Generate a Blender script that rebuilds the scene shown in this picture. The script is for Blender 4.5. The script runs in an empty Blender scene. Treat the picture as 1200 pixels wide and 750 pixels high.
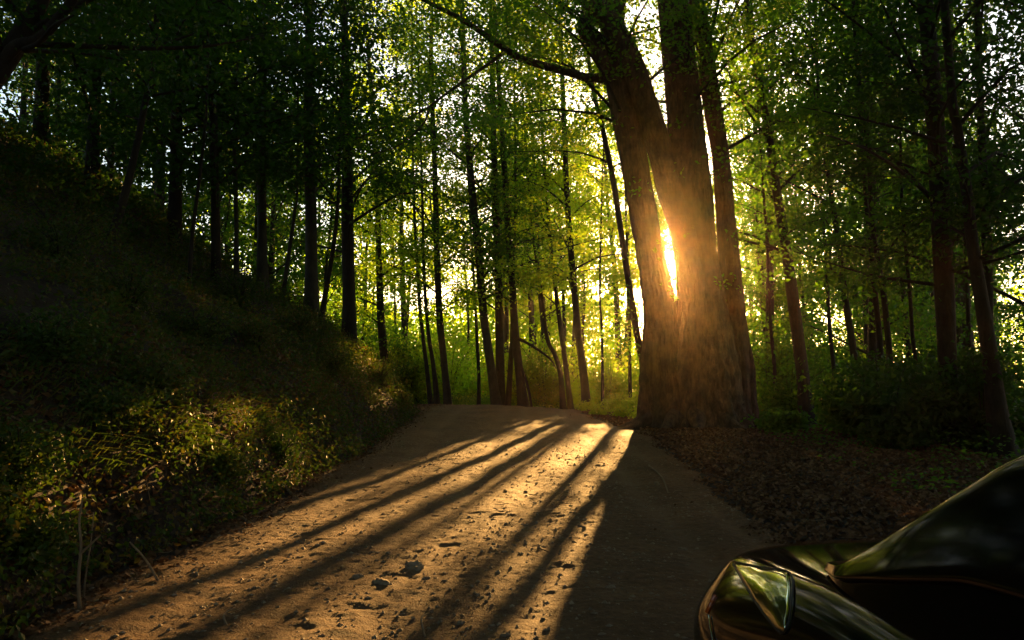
import bpy, math, random
import numpy as np
from mathutils import Vector
from mathutils.bvhtree import BVHTree

random.seed(7)
rng = np.random.default_rng(11)
C = bpy.context.scene
col = C.collection

# ------------------------------------------------------------------ camera
F = 933.0                       # focal length in pixels of a 1200 px wide frame
CAMZ = 1.6
PITCH = math.atan(80.0 / F)
cam_d = bpy.data.cameras.new("camera")
cam_d.sensor_width = 36.0
cam_d.lens = 36.0 * F / 1200.0
cam_d.clip_start = 0.05
cam_d.clip_end = 6000
cam = bpy.data.objects.new("camera", cam_d)
cam.location = (0, 0, CAMZ)
cam.rotation_euler = (math.pi / 2 + PITCH, 0, 0)
col.objects.link(cam)
C.camera = cam


def pix_dir(px, py):
    dx = (px - 600.0) / F
    dy = (375.0 - py) / F
    fw = math.cos(PITCH) - dy * math.sin(PITCH)
    up = math.sin(PITCH) + dy * math.cos(PITCH)
    return dx, fw, up


def P(px, py, Y):
    dx, fw, up = pix_dir(px, py)
    return Vector((dx / fw * Y, Y, CAMZ + up / fw * Y))


# ------------------------------------------------------------------ light
sd = Vector(pix_dir(784, 300)).normalized()          # direction towards the sun
SUN_EL = math.asin(sd.z)
SUN_AZ = math.atan2(sd.x, sd.y)                      # from +Y towards +X
w = bpy.data.worlds.new("World")
C.world = w
w.use_nodes = True
nt = w.node_tree
nt.nodes.clear()
out = nt.nodes.new("ShaderNodeOutputWorld")
bg = nt.nodes.new("ShaderNodeBackground")
sky = nt.nodes.new("ShaderNodeTexSky")
sky.sky_type = 'NISHITA'
sky.sun_disc = False
sky.sun_elevation = SUN_EL
sky.sun_rotation = SUN_AZ
sky.air_density = 1.0
sky.dust_density = 1.0
sky.ozone_density = 1.0
SKY_STRENGTH = 0.06
bg.inputs[1].default_value = SKY_STRENGTH
nt.links.new(sky.outputs[0], bg.inputs[0])
# the bright aureole and disc of the sun in the hazy sky, round the sun's direction
tc = nt.nodes.new("ShaderNodeTexCoord")
dot = nt.nodes.new("ShaderNodeVectorMath"); dot.operation = 'DOT_PRODUCT'
nrm = nt.nodes.new("ShaderNodeVectorMath"); nrm.operation = 'NORMALIZE'
nt.links.new(tc.outputs['Generated'], nrm.inputs[0])
nt.links.new(nrm.outputs[0], dot.inputs[0])
dot.inputs[1].default_value = sd


def wmath(op, a, b=None):
    n = nt.nodes.new("ShaderNodeMath"); n.operation = op
    for i, v in enumerate((a, b)):
        if v is None: continue
        if isinstance(v, (int, float)): n.inputs[i].default_value = v
        else: nt.links.new(v, n.inputs[i])
    return n.outputs[0]


def wlobe(power, strength, colour, prev):
    p = wmath('POWER', wmath('MAXIMUM', dot.outputs['Value'], 0.0), power)
    e = nt.nodes.new("ShaderNodeBackground")
    e.inputs[0].default_value = (*colour, 1)
    nt.links.new(wmath('MULTIPLY', p, strength), e.inputs[1])
    a = nt.nodes.new("ShaderNodeAddShader")
    nt.links.new(prev, a.inputs[0]); nt.links.new(e.outputs[0], a.inputs[1])
    return a.outputs[0]


sh = wlobe(40, 0.12, (1.0, 0.86, 0.72), bg.outputs[0])
sh = wlobe(2500, 0.3, (1.0, 0.72, 0.42), sh)
sh = wlobe(60000, 80.0, (1.0, 0.8, 0.5), sh)
nt.links.new(sh, out.inputs[0])

sun_d = bpy.data.lights.new("sun", 'SUN')
sun_d.energy = 5.0
sun_d.angle = math.radians(0.53)
sun_d.color = (1.0, 0.53, 0.15)
sun = bpy.data.objects.new("sun", sun_d)
sun.rotation_euler = sd.to_track_quat('Z', 'Y').to_euler()
sun.location = sd * 200
col.objects.link(sun)

C.view_settings.view_transform = 'Standard'
C.view_settings.look = 'None'
C.view_settings.gamma = 1.0
C.view_settings.use_curve_mapping = False
C.view_settings.exposure = 2.68
C.render.engine = 'CYCLES'
cy = C.cycles
cy.max_bounces = 6
cy.diffuse_bounces = 3
cy.glossy_bounces = 3
cy.transmission_bounces = 4
cy.volume_bounces = 0
cy.transparent_max_bounces = 8
cy.sample_clamp_indirect = 4.0
cy.caustics_reflective = False
cy.caustics_refractive = False
cy.use_denoising = True
cy.denoising_prefilter = 'ACCURATE'
cy.use_adaptive_sampling = False
cy.denoiser = 'OPENIMAGEDENOISE'
cy.denoising_input_passes = 'RGB_ALBEDO_NORMAL'


# ------------------------------------------------------------------ noise and terrain
def vnoise(x, y, seed=0):
    x = np.asarray(x, float); y = np.asarray(y, float)
    xi = np.floor(x).astype(np.int64); yi = np.floor(y).astype(np.int64)
    fx = x - xi; fy = y - yi
    fx = fx * fx * (3 - 2 * fx); fy = fy * fy * (3 - 2 * fy)

    def h(a, b):
        n = (a * 374761393 + b * 668265263 + seed * 974634777) & 0xffffffff
        n = ((n ^ (n >> 13)) * 1274126177) & 0xffffffff
        return ((n ^ (n >> 16)) & 0xffff) / 65535.0
    return ((h(xi, yi) * (1 - fx) + h(xi + 1, yi) * fx) * (1 - fy)
            + (h(xi, yi + 1) * (1 - fx) + h(xi + 1, yi + 1) * fx) * fy) * 2 - 1


def fbm(x, y, o=4, seed=0):
    t = 0; a = 1.0; s = 0
    for k in range(o):
        t = t + a * vnoise(x * 2 ** k, y * 2 ** k, seed + k * 17); s += a; a *= 0.5
    return t / s


def sstep(x):
    x = np.clip(x, 0, 1)
    return x * x * (3 - 2 * x)


def toe(Y):
    return -3.45 + 0.16 * vnoise(np.asarray(Y) * 0.45, 3.3, 5) + 0.07 * vnoise(np.asarray(Y) * 1.7, 8.3, 6)


def xright(Y):
    Y = np.asarray(Y, float)
    return 2.75 + np.clip(Y - 8, -8, 14) * 0.072 - 0.11 * np.clip(Y - 22, 0, 9) + 0.12 * vnoise(Y * 0.5, 1.1, 9)


def profile(Y):
    Y = np.asarray(Y, float)
    a = 0.00093 * np.clip(Y, 0, 30.5) ** 2
    b = np.where(Y > 30.5, 0.056 * np.minimum(Y - 30.5, 4) - 0.013 * np.minimum(Y - 30.5, 4) ** 2, 0)
    c = -np.where(Y > 34.5, (Y - 34.5), 0) * 0.05
    return a + b + np.maximum(c, -6)


def hill_s(X, Y):
    a = toe(Y) - X
    b = 28.6 - Y
    k = 1.2
    hh = np.clip(0.5 + 0.5 * (b - a) / k, 0, 1)
    return b * (1 - hh) + a * hh - k * hh * (1 - hh)


def terrain(X, Y):
    X = np.asarray(X, float); Y = np.asarray(Y, float)
    z = profile(Y)
    z = z - 0.065 * np.clip(X + 0.5, 0, 6) * sstep((Y - 20) / 9) * (1 - sstep((Y - 38) / 12))
    s = hill_s(X, Y)
    sp = np.maximum(s, 0)
    sl = np.minimum(sp, 26)
    hgt = 0.68 * sl + 1.3 * (1 - np.exp(-sp * 1.7))
    hgt = hgt + sstep(sp / 2) * (0.45 * fbm(X * 0.4, Y * 0.4, 3, 21) + 0.22 * fbm(X * 1.3, Y * 1.3, 3, 22))
    z = z + hgt
    r = X - 9.5
    z = z - 0.13 * np.clip(r, 0, 60) * sstep(r / 6)
    outside = sstep((X - xright(Y)) / 1.5)
    z = z + outside * (0.05 + 0.06 * fbm(X * 0.6, Y * 0.6, 3, 31)) * np.where(Y < 200, 1, 0)
    return z


def tz(x, y):
    return float(terrain(np.array([x]), np.array([y]))[0])


def road_mask(X, Y):
    """1 on the road, 0 off it"""
    edge = 0.32 * fbm(X * 1.5, Y * 1.1, 4, 41)
    xl = toe(Y) - 15 * sstep((Y - 27.5) / 3.0)
    xr = xright(Y) + 0.1
    m = np.minimum(X - xl + edge, xr - X + edge)
    m = np.minimum(m, 36.0 - Y)
    return sstep((m + 0.05) / 0.45)


def ground_hit(px, py, tmax=60):
    """where the ray through a pixel of the photograph meets the terrain"""
    dx, fw, up = pix_dir(px, py)
    t = np.arange(3.0, tmax, 0.03)
    X = dx / fw * t; Y = t; Z = CAMZ + up / fw * t
    b = Z < terrain(X, Y)
    if not b.any():
        return None
    i = int(np.argmax(b))
    return (X[i], Y[i], Z[i])


# ------------------------------------------------------------------ mesh helpers
def mesh_from(name, V, faces, attrs=None, smooth=False):
    """faces: list of (n,k) int arrays"""
    V = np.asarray(V, np.float32)
    faces = [f for f in faces if len(f)]
    me = bpy.data.meshes.new(name)
    me.vertices.add(len(V))
    me.vertices.foreach_set("co", V.ravel())
    nl = sum(f.size for f in faces); nf = sum(len(f) for f in faces)
    me.loops.add(nl)
    me.polygons.add(nf)
    me.loops.foreach_set("vertex_index", np.concatenate([f.ravel() for f in faces]).astype(np.int32))
    tot = np.concatenate([np.full(len(f), f.shape[1]) for f in faces]).astype(np.int32)
    st = np.concatenate([[0], np.cumsum(tot)[:-1]]).astype(np.int32)
    me.polygons.foreach_set("loop_start", st)
    if smooth:
        me.polygons.foreach_set("use_smooth", np.ones(nf, bool))
    else:
        me.polygons.foreach_set("use_smooth", np.zeros(nf, bool))
    for k, v in (attrs or {}).items():
        a = me.attributes.new(k, 'FLOAT', 'POINT')
        a.data.foreach_set("value", np.asarray(v, np.float32))
    me.update(calc_edges=True)
    return me


def link(name, me, mat, parent=None):
    o = bpy.data.objects.new(name, me)
    if mat: me.materials.append(mat)
    col.objects.link(o)
    if parent:
        o.parent = parent
    return o


def tag(o, label=None, cat=None, group=None, kind=None):
    if label: o['label'] = label
    if cat: o['category'] = cat
    if group: o['group'] = group
    if kind: o['kind'] = kind
    return o


def thing(name, label, cat, loc, group=None):
    o = bpy.data.objects.new(name, None)
    o.location = loc
    o.empty_display_size = 0.2
    col.objects.link(o)
    return tag(o, label, cat, group)


def spline(pts, rad, n):
    pts = np.array([tuple(p) for p in pts], float); rad = np.array(rad, float)
    m = len(pts)
    t = np.linspace(0, m - 1, n)
    i = np.clip(t.astype(int), 0, m - 2); f = (t - i)[:, None]
    p0 = pts[np.clip(i - 1, 0, m - 1)]; p1 = pts[i]; p2 = pts[i + 1]; p3 = pts[np.clip(i + 2, 0, m - 1)]
    q = 0.5 * ((2 * p1) + (p2 - p0) * f + (2 * p0 - 5 * p1 + 4 * p2 - p3) * f ** 2 + (3 * p1 - p0 - 3 * p2 + p3) * f ** 3)
    r = np.interp(t, np.arange(m), rad)
    return q, r


class Wood:
    """collects tubes into one mesh"""
    def __init__(self):
        self.V = []; self.Q = []; self.n = 0

    def tube(self, pts, rad, n=8, sides=8, rough=0.0, flare=0.0, seed=0, furrow=0.0):
        q, r = spline(pts, rad, n) if n > len(pts) or len(pts) > 2 else (np.array([tuple(p) for p in pts], float), np.array(rad, float))
        n = len(q)
        d = np.gradient(q, axis=0)
        d /= np.linalg.norm(d, axis=1)[:, None] + 1e-9
        ref = np.where(np.abs(d[:, 2:3]) > 0.9, np.array([[0, 1.0, 0]]), np.array([[0, 0, 1.0]]))
        # keep a continuous frame
        ref = np.repeat(ref[:1], n, 0) if abs(d[:, 2]).mean() > 0.5 and abs(d[0, 2]) > 0.5 else np.repeat(np.array([[0, 0, 1.0]]), n, 0)
        if abs(d[:, 2]).mean() > 0.5: ref = np.repeat(np.array([[0, 1.0, 0.0]]), n, 0)
        a = np.cross(ref, d); a /= np.linalg.norm(a, axis=1)[:, None] + 1e-9
        b = np.cross(d, a)
        th = np.arange(sides) / sides * 2 * math.pi
        R = np.repeat(r[:, None], sides, 1)
        if rough:
            L = np.concatenate([[0], np.cumsum(np.linalg.norm(np.diff(q, axis=0), axis=1))])
            nn = vnoise(np.cos(th)[None, :] * 1.6 + L[:, None] * 0.35, np.sin(th)[None, :] * 1.6 + seed, seed)
            n2 = vnoise(th[None, :] * sides / 6.3 * 0.5 + 0 * L[:, None], L[:, None] * 0.8 + seed, seed + 3)
            R = R * (1 + rough * nn + rough * 0.45 * n2)
            if furrow:
                aa = th[None, :] + 0.25 * vnoise(L[:, None] * 0.7, th[None, :] * 2, seed + 9)
                f1 = np.abs(vnoise(aa * 9.5, L[:, None] * 1.1, seed + 7)); f2 = np.abs(vnoise(aa * 19, L[:, None] * 2.6, seed + 8))
                R = R * (1 + furrow * (1.2 * np.minimum(f1, .5) + 0.7 * np.minimum(f2, .5) - .5))
            if flare:
                R = R * (1 + flare * np.exp(-L[:, None] / 0.55) * (0.65 + 0.6 * np.cos(th[None, :] * 5 + seed) + 0.3 * np.cos(th[None, :] * 3 + seed * 2)))
        V = q[:, None, :] + a[:, None, :] * (R * np.cos(th))[:, :, None] + b[:, None, :] * (R * np.sin(th))[:, :, None]
        base = self.n
        self.V.append(V.reshape(-1, 3))
        i = np.arange(n - 1)[:, None]; j = np.arange(sides)[None, :]
        j2 = (j + 1) % sides
        Q = np.stack([i * sides + j, i * sides + j2, (i + 1) * sides + j2, (i + 1) * sides + j], -1).reshape(-1, 4) + base
        self.Q.append(Q)
        self.n += n * sides

    def mesh(self, name, origin=(0, 0, 0)):
        return mesh_from(name, np.concatenate(self.V) - np.array(origin), [np.concatenate(self.Q)], smooth=True)


def thin_top(Pn):
    """the crowns are thinner above what the photograph shows of them"""
    hi = ((Pn[:, 2] - CAMZ) > .56 * Pn[:, 1] + .5) | (np.abs(Pn[:, 0]) > .78 * Pn[:, 1] + 1)
    return Pn[~(hi & (rng.random(len(Pn)) < .75))]


def leaf_geo(Pn, size, up=0.55, droop=None, aspect=0.62):
    """a folded kite for each leaf. Pn (n,3), size (n,)"""
    n = len(Pn)
    nor = rng.normal(size=(n, 3)); nor /= np.linalg.norm(nor, axis=1)[:, None]
    nor = nor * (1 - up) + np.array([0, 0, 1.0]) * up * 1.2
    nor /= np.linalg.norm(nor, axis=1)[:, None] + 1e-9
    t = rng.normal(size=(n, 3))
    if droop is not None: t = t * 0.6 + np.array(droop)
    t -= nor * (t * nor).sum(1)[:, None]
    t /= np.linalg.norm(t, axis=1)[:, None] + 1e-9
    b = np.cross(nor, t)
    s = size[:, None]
    fold = rng.uniform(0.05, 0.35, (n, 1))
    V = np.empty((n, 4, 3))
    V[:, 0] = Pn - t * s * 0.5
    V[:, 1] = Pn + b * s * aspect * 0.5 + nor * s * fold * 0.5 - t * s * 0.08
    V[:, 2] = Pn + t * s * 0.5
    V[:, 3] = Pn - b * s * aspect * 0.5 + nor * s * fold * 0.5 - t * s * 0.08
    return V.reshape(-1, 3)


def leaf_faces(n):
    k = np.arange(n)[:, None] * 4
    return np.concatenate([k + np.array([[0, 1, 2]]), k + np.array([[0, 2, 3]])])


# ---- the gaps in the canopy through which the sun reaches the road and the bank
S = np.array(sd)
U = np.array([math.cos(SUN_AZ), -math.sin(SUN_AZ), 0.0])
W = np.cross(U, S); W *= np.sign(W[2])
CELL = 0.12
GU, GV = 400, 260
U0, V0 = -24.0, -12.0
tmin = np.full((GU, GV), 1e9)


def lit_poly(poly, depth=60):
    xs = [p[0] for p in poly]; ys = [p[1] for p in poly]
    for py in np.arange(min(ys), max(ys) + 1, 2.5):
        for px in np.arange(min(xs), max(xs) + 1, 5.0):
            ins = False
            j = len(poly) - 1
            for i in range(len(poly)):
                if (poly[i][1] > py) != (poly[j][1] > py) and px < (poly[j][0] - poly[i][0]) * (py - poly[i][1]) / (poly[j][1] - poly[i][1]) + poly[i][0]:
                    ins = not ins
                j = i
            if not ins: continue
            g = ground_hit(px, py, depth)
            if g is None: continue
            g = np.array(g)
            iu = int((g @ U - U0) / CELL); iv = int((g @ W - V0) / CELL)
            t = g @ S
            for a in (-1, 0, 1):
                for b in (-1, 0, 1):
                    if 0 <= iu + a < GU and 0 <= iv + b < GV:
                        tmin[iu + a, iv + b] = min(tmin[iu + a, iv + b], t)


LIT = [
    [(705, 496), (600, 498), (520, 530), (420, 570), (300, 625), (330, 640), (420, 620), (560, 575), (690, 520)],
    [(735, 508), (690, 512), (560, 590), (420, 665), (330, 700), (200, 735), (120, 760), (350, 760), (460, 700), (530, 640), (560, 600), (640, 560)],
    [(215, 505), (300, 480), (410, 490), (400, 545), (290, 570), (215, 550)],
    [(90, 520), (150, 515), (190, 545), (130, 575), (90, 560)],
    [(0, 550), (45, 560), (50, 610), (0, 620)],
    [(310, 365), (370, 365), (390, 395), (330, 390)],
    [(400, 405), (470, 440), (485, 470), (440, 480), (400, 450)],
]
for pl in LIT: lit_poly(pl)


def sun_gap(Pn, keep=0.10):
    """True where a leaf may stay"""
    iu = ((Pn @ U - U0) / CELL).astype(int); iv = ((Pn @ W - V0) / CELL).astype(int)
    ok = (iu >= 0) & (iu < GU) & (iv >= 0) & (iv < GV)
    t = np.full(len(Pn), 1e9)
    t[ok] = tmin[iu[ok], iv[ok]]
    blocked = (Pn @ S) > t + 1.5
    # dapples: the gaps are ragged
    nz = fbm(Pn @ U * 0.8, Pn @ W * 3.4, 3, 77)
    kp = np.clip(keep + 0.12 + 1.7 * (nz - 0.05), 0.04, 0.95)
    return ~(blocked & (rng.random(len(Pn)) > kp))


# the open line between the stems through which the sun itself shows
def sun_line(Pn):
    d = Pn - np.array([0, 0, CAMZ])
    along = d @ S
    off = np.linalg.norm(d - along[:, None] * S, axis=1)
    return ~((along > 0) & (off < 0.005 * along + 0.03) & (rng.random(len(Pn)) < 0.97))


# ------------------------------------------------------------------ materials
def new_mat(name):
    m = bpy.data.materials.new(name); m.use_nodes = True
    n = m.node_tree; n.nodes.clear()
    o = n.nodes.new("ShaderNodeOutputMaterial")
    return m, n, o


def N(n, t, **kw):
    x = n.nodes.new(t)
    for k, v in kw.items(): setattr(x, k, v)
    return x


def ramp(n, src, stops):
    r = N(n, "ShaderNodeValToRGB")
    el = r.color_ramp.elements
    while len(el) < len(stops): el.new(0.5)
    for e, (p, c) in zip(el, stops):
        e.position = p; e.color = (*c, 1)
    n.links.new(src, r.inputs[0])
    return r.outputs[0]


def noise(n, scale, detail=4, coord='Object', rough=0.55, stretch=None):
    t = N(n, "ShaderNodeTexCoord"); x = N(n, "ShaderNodeTexNoise")
    x.inputs['Scale'].default_value = scale; x.inputs['Detail'].default_value = detail
    x.inputs['Roughness'].default_value = rough
    src = t.outputs[coord]
    if stretch:
        mp = N(n, "ShaderNodeMapping"); mp.inputs['Scale'].default_value = stretch
        n.links.new(src, mp.inputs[0]); src = mp.outputs[0]
    n.links.new(src, x.inputs['Vector'])
    return x.outputs['Fac']


def leaf_mat(name, stops, tstops, trans=0.5, spec=0.2, rough=0.55):
    m, n, o = new_mat(name)
    at = N(n, "ShaderNodeAttribute"); at.attribute_name = "rnd"
    oi = N(n, "ShaderNodeObjectInfo")
    mx = N(n, "ShaderNodeMath", operation='MULTIPLY_ADD')
    n.links.new(at.outputs['Fac'], mx.inputs[0]); mx.inputs[1].default_value = 0.7
    sc = N(n, "ShaderNodeMath", operation='MULTIPLY'); n.links.new(oi.outputs['Random'], sc.inputs[0]); sc.inputs[1].default_value = 0.3
    n.links.new(sc.outputs[0], mx.inputs[2])
    c = ramp(n, mx.outputs[0], stops); ct = ramp(n, mx.outputs[0], tstops)
    pr = N(n, "ShaderNodeBsdfPrincipled"); pr.inputs['Roughness'].default_value = rough
    pr.inputs['Specular IOR Level'].default_value = spec
    n.links.new(c, pr.inputs['Base Color'])
    tr = N(n, "ShaderNodeBsdfTranslucent"); n.links.new(ct, tr.inputs[0])
    ms = N(n, "ShaderNodeMixShader"); ms.inputs[0].default_value = trans
    n.links.new(pr.outputs[0], ms.inputs[1]); n.links.new(tr.outputs[0], ms.inputs[2])
    n.links.new(ms.outputs[0], o.inputs[0])
    return m


M = {}
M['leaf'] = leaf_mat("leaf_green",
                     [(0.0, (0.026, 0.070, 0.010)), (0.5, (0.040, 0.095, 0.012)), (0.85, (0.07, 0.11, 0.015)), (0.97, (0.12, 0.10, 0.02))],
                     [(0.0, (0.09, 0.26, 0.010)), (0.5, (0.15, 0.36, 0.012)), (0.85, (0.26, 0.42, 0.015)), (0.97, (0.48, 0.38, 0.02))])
M['leaf_sunlit'] = leaf_mat("leaf_sunlit_tone",  # leaves of the backlit centre, sunlight's yellow brightness put into their colour
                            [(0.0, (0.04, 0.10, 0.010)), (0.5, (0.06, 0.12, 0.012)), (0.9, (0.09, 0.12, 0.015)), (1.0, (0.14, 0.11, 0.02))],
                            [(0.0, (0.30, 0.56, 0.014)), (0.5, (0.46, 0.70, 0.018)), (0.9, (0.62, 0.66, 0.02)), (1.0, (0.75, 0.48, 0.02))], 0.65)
M['leaf_shaded'] = leaf_mat("leaf_shaded_tone",  # leaves of the shaded zones, the shade put into their colour
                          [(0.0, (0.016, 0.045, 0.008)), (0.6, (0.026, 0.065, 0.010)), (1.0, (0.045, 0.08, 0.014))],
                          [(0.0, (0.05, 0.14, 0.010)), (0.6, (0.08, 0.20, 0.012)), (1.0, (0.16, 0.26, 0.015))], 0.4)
M['leaf_bank'] = leaf_mat("leaf_bank",
                          [(0.2, (0.024, 0.056, 0.009)), (0.5, (0.045, 0.085, 0.012)), (0.7, (0.085, 0.09, 0.016)), (0.9, (0.13, 0.07, 0.024))],
                          [(0.2, (0.07, 0.16, 0.010)), (0.6, (0.13, 0.22, 0.015)), (0.9, (0.25, 0.15, 0.02))], 0.22)
M['litter'] = leaf_mat("dead_leaf",
                       [(0.0, (0.05, 0.026, 0.013)), (0.4, (0.14, 0.072, 0.034)), (0.75, (0.25, 0.15, 0.08)), (1.0, (0.42, 0.31, 0.21))],
                       [(0.0, (0.05, 0.025, 0.01)), (1.0, (0.16, 0.08, 0.03))], 0.12, 0.08, 0.7)


def bark(name, c0, c1, bump=0.6, sc=9):
    m, n, o = new_mat(name)
    f1 = noise(n, sc * 1.5, 7, stretch=(1, 1, 0.26), rough=0.68); f2 = noise(n, 2.2, 3)
    mx = N(n, "ShaderNodeMath", operation='MULTIPLY'); n.links.new(f1, mx.inputs[0]); n.links.new(f2, mx.inputs[1])
    c = ramp(n, mx.outputs[0], [(0.12, c0), (0.42, c1)])
    pr = N(n, "ShaderNodeBsdfPrincipled"); pr.inputs['Roughness'].default_value = 0.9
    n.links.new(c, pr.inputs['Base Color'])
    b = N(n, "ShaderNodeBump"); b.inputs['Strength'].default_value = bump; b.inputs['Distance'].default_value = 0.05
    n.links.new(f1, b.inputs['Height']); n.links.new(b.outputs[0], pr.inputs['Normal'])
    n.links.new(pr.outputs[0], o.inputs[0])
    return m


M['bark'] = bark("bark", (0.014, 0.010, 0.007), (0.055, 0.038, 0.026))
M['bark_big'] = bark("furrowed_bark", (0.024, 0.015, 0.009), (0.13, 0.08, 0.048), 1.0, 9)
M['bark_grey'] = bark("grey_bark", (0.04, 0.034, 0.028), (0.11, 0.095, 0.078), 0.5, 11)
M['twig'] = bark("dry_twig", (0.14, 0.09, 0.05), (0.30, 0.21, 0.12), 0.3, 20)

# soil and dirt
m, n, o = new_mat("dirt_road")
a = noise(n, 0.9, 6); b_ = noise(n, 14, 6, rough=0.7); c_ = noise(n, 60, 3)
mx = N(n, "ShaderNodeMath", operation='MULTIPLY_ADD'); n.links.new(b_, mx.inputs[0]); mx.inputs[1].default_value = 0.6
sc = N(n, "ShaderNodeMath", operation='MULTIPLY'); n.links.new(a, sc.inputs[0]); sc.inputs[1].default_value = 0.4
n.links.new(sc.outputs[0], mx.inputs[2])
cc = ramp(n, mx.outputs[0], [(0.30, (0.060, 0.031, 0.015)), (0.5, (0.135, 0.070, 0.030)), (0.68, (0.235, 0.126, 0.056))])
pr = N(n, "ShaderNodeBsdfPrincipled"); pr.inputs['Roughness'].default_value = 0.85
pr.inputs['Specular IOR Level'].default_value = 0.25
ta_ = N(n, "ShaderNodeAttribute"); ta_.attribute_name = "track"
tm_ = N(n, "ShaderNodeMath", operation='MULTIPLY'); n.links.new(ta_.outputs['Fac'], tm_.inputs[0]); tm_.inputs[1].default_value = 0.55
mc_ = N(n, "ShaderNodeMix", data_type='RGBA'); n.links.new(tm_.outputs[0], mc_.inputs[0])
n.links.new(cc, mc_.inputs[6]); mc_.inputs[7].default_value = (0.24, 0.15, 0.082, 1)
n.links.new(mc_.outputs[2], pr.inputs['Base Color'])
bm_ = N(n, "ShaderNodeBump"); bm_.inputs['Strength'].default_value = 1.0; bm_.inputs['Distance'].default_value = 0.035
ad = N(n, "ShaderNodeMath", operation='MULTIPLY_ADD'); n.links.new(c_, ad.inputs[0]); ad.inputs[1].default_value = 0.35; n.links.new(b_, ad.inputs[2])
n.links.new(ad.outputs[0], bm_.inputs['Height']); n.links.new(bm_.outputs[0], pr.inputs['Normal'])
n.links.new(pr.outputs[0], o.inputs[0])
M['road'] = m

m, n, o = new_mat("forest_soil")
a = noise(n, 1.3, 6); b_ = noise(n, 18, 5, rough=0.7)
mx = N(n, "ShaderNodeMath", operation='MULTIPLY'); n.links.new(a, mx.inputs[0]); n.links.new(b_, mx.inputs[1])
cc = ramp(n, mx.outputs[0], [(0.15, (0.018, 0.011, 0.007)), (0.35, (0.050, 0.029, 0.016))])
pr = N(n, "ShaderNodeBsdfPrincipled"); pr.inputs['Roughness'].default_value = 0.95
n.links.new(cc, pr.inputs['Base Color'])
bm_ = N(n, "ShaderNodeBump"); bm_.inputs['Strength'].default_value = 0.9; bm_.inputs['Distance'].default_value = 0.05
n.links.new(b_, bm_.inputs['Height']); n.links.new(bm_.outputs[0], pr.inputs['Normal'])
n.links.new(pr.outputs[0], o.inputs[0])
M['soil'] = m

m, n, o = new_mat("stone")
a = noise(n, 7, 5)
cc = ramp(n, a, [(0.3, (0.14, 0.092, 0.055)), (0.7, (0.34, 0.25, 0.16))])
pr = N(n, "ShaderNodeBsdfPrincipled"); pr.inputs['Roughness'].default_value = 0.8
n.links.new(cc, pr.inputs['Base Color']); n.links.new(pr.outputs[0], o.inputs[0])
M['stone'] = m


def plain(name, c, rough=0.4, metal=0.0, coat=0.0, spec=0.5, emit=None):
    m, n, o = new_mat(name)
    pr = N(n, "ShaderNodeBsdfPrincipled")
    pr.inputs['Base Color'].default_value = (*c, 1)
    pr.inputs['Roughness'].default_value = rough
    pr.inputs['Metallic'].default_value = metal
    pr.inputs['Coat Weight'].default_value = coat
    pr.inputs['Coat Roughness'].default_value = 0.08
    pr.inputs['Specular IOR Level'].default_value = spec
    n.links.new(pr.outputs[0], o.inputs[0])
    return m


M['paint'] = plain("car_paint", (0.004, 0.0035, 0.003), 0.08, 0.0, 0.0, 0.4)
M['glass'] = plain("dark_window_glass", (0.003, 0.003, 0.003), 0.12, 0, 0, 0.15)
M['lens'] = plain("headlight_lens_leaf_tint", (0.85, 0.9, 0.55), 0.10, 1.0, 0.5)  # green of the reflected canopy is tinted into the metal colour
M['chrome'] = plain("chrome_trim", (0.6, 0.6, 0.6), 0.12, 1.0)
M['amber'] = plain("amber_plastic", (0.5, 0.09, 0.01), 0.2, 0, 0.6)
M['rubber'] = plain("tyre_rubber", (0.015, 0.015, 0.015), 0.8)
M['alloy'] = plain("wheel_alloy", (0.35, 0.35, 0.36), 0.3, 0.9)
M['trim'] = plain("black_trim", (0.01, 0.01, 0.01), 0.5)

# ------------------------------------------------------------------ ground and road
def grid_mesh(name, xs, ys, zf, keep=None):
    X, Y = np.meshgrid(xs, ys, indexing='xy')
    Z = zf(X, Y)
    V = np.stack([X, Y, Z], -1).reshape(-1, 3)
    nx, ny = len(xs), len(ys)
    i = np.arange(ny - 1)[:, None] * nx; j = np.arange(nx - 1)[None, :]
    Q = np.stack([i + j, i + j + 1, i + nx + j + 1, i + nx + j], -1).reshape(-1, 4)
    if keep is not None:
        k = keep(X, Y)[:-1, :-1].ravel()
        Q = Q[k]
    return mesh_from(name, V, [Q], smooth=True)


def ax(*segs):
    out_ = [segs[0][0]]
    for a0, a1, st in segs:
        k = max(1, int(round((a1 - a0) / st)))
        out_ += list(np.linspace(a0, a1, k + 1)[1:])
    return np.array(out_)


gx = ax((-1500, -300, 150), (-300, -60, 20), (-60, -24, 3), (-24, -10, 0.5), (-10, 8, 0.2), (8, 30, 0.8), (30, 90, 5), (90, 300, 30), (300, 1500, 150))
gy = ax((-1500, -200, 150), (-200, -20, 15), (-20, 0, 1), (0, 16, 0.2), (16, 37, 0.3), (37, 60, 1), (60, 120, 6), (120, 400, 30), (400, 1500, 150))


def ground_z(X, Y):
    z = terrain(X, Y) + 0.02 * fbm(X * 3, Y * 3, 3, 51) * (np.abs(X) < 30)
    return z - 0.07 * road_mask(X, Y)


gr = link("ground", grid_mesh("ground", gx, gy, ground_z), M['soil'])
tag(gr, "dark forest soil of the bank and woodland floor", kind='structure')

rx = ax((-20, -4.6, 0.6), (-4.6, 4.6, 0.036))
ry = ax((-8, 2.5, 0.4), (2.5, 4.2, .1), (4.2, 10, 0.032), (10, 16, .05), (16, 36.5, 0.12))


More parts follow.
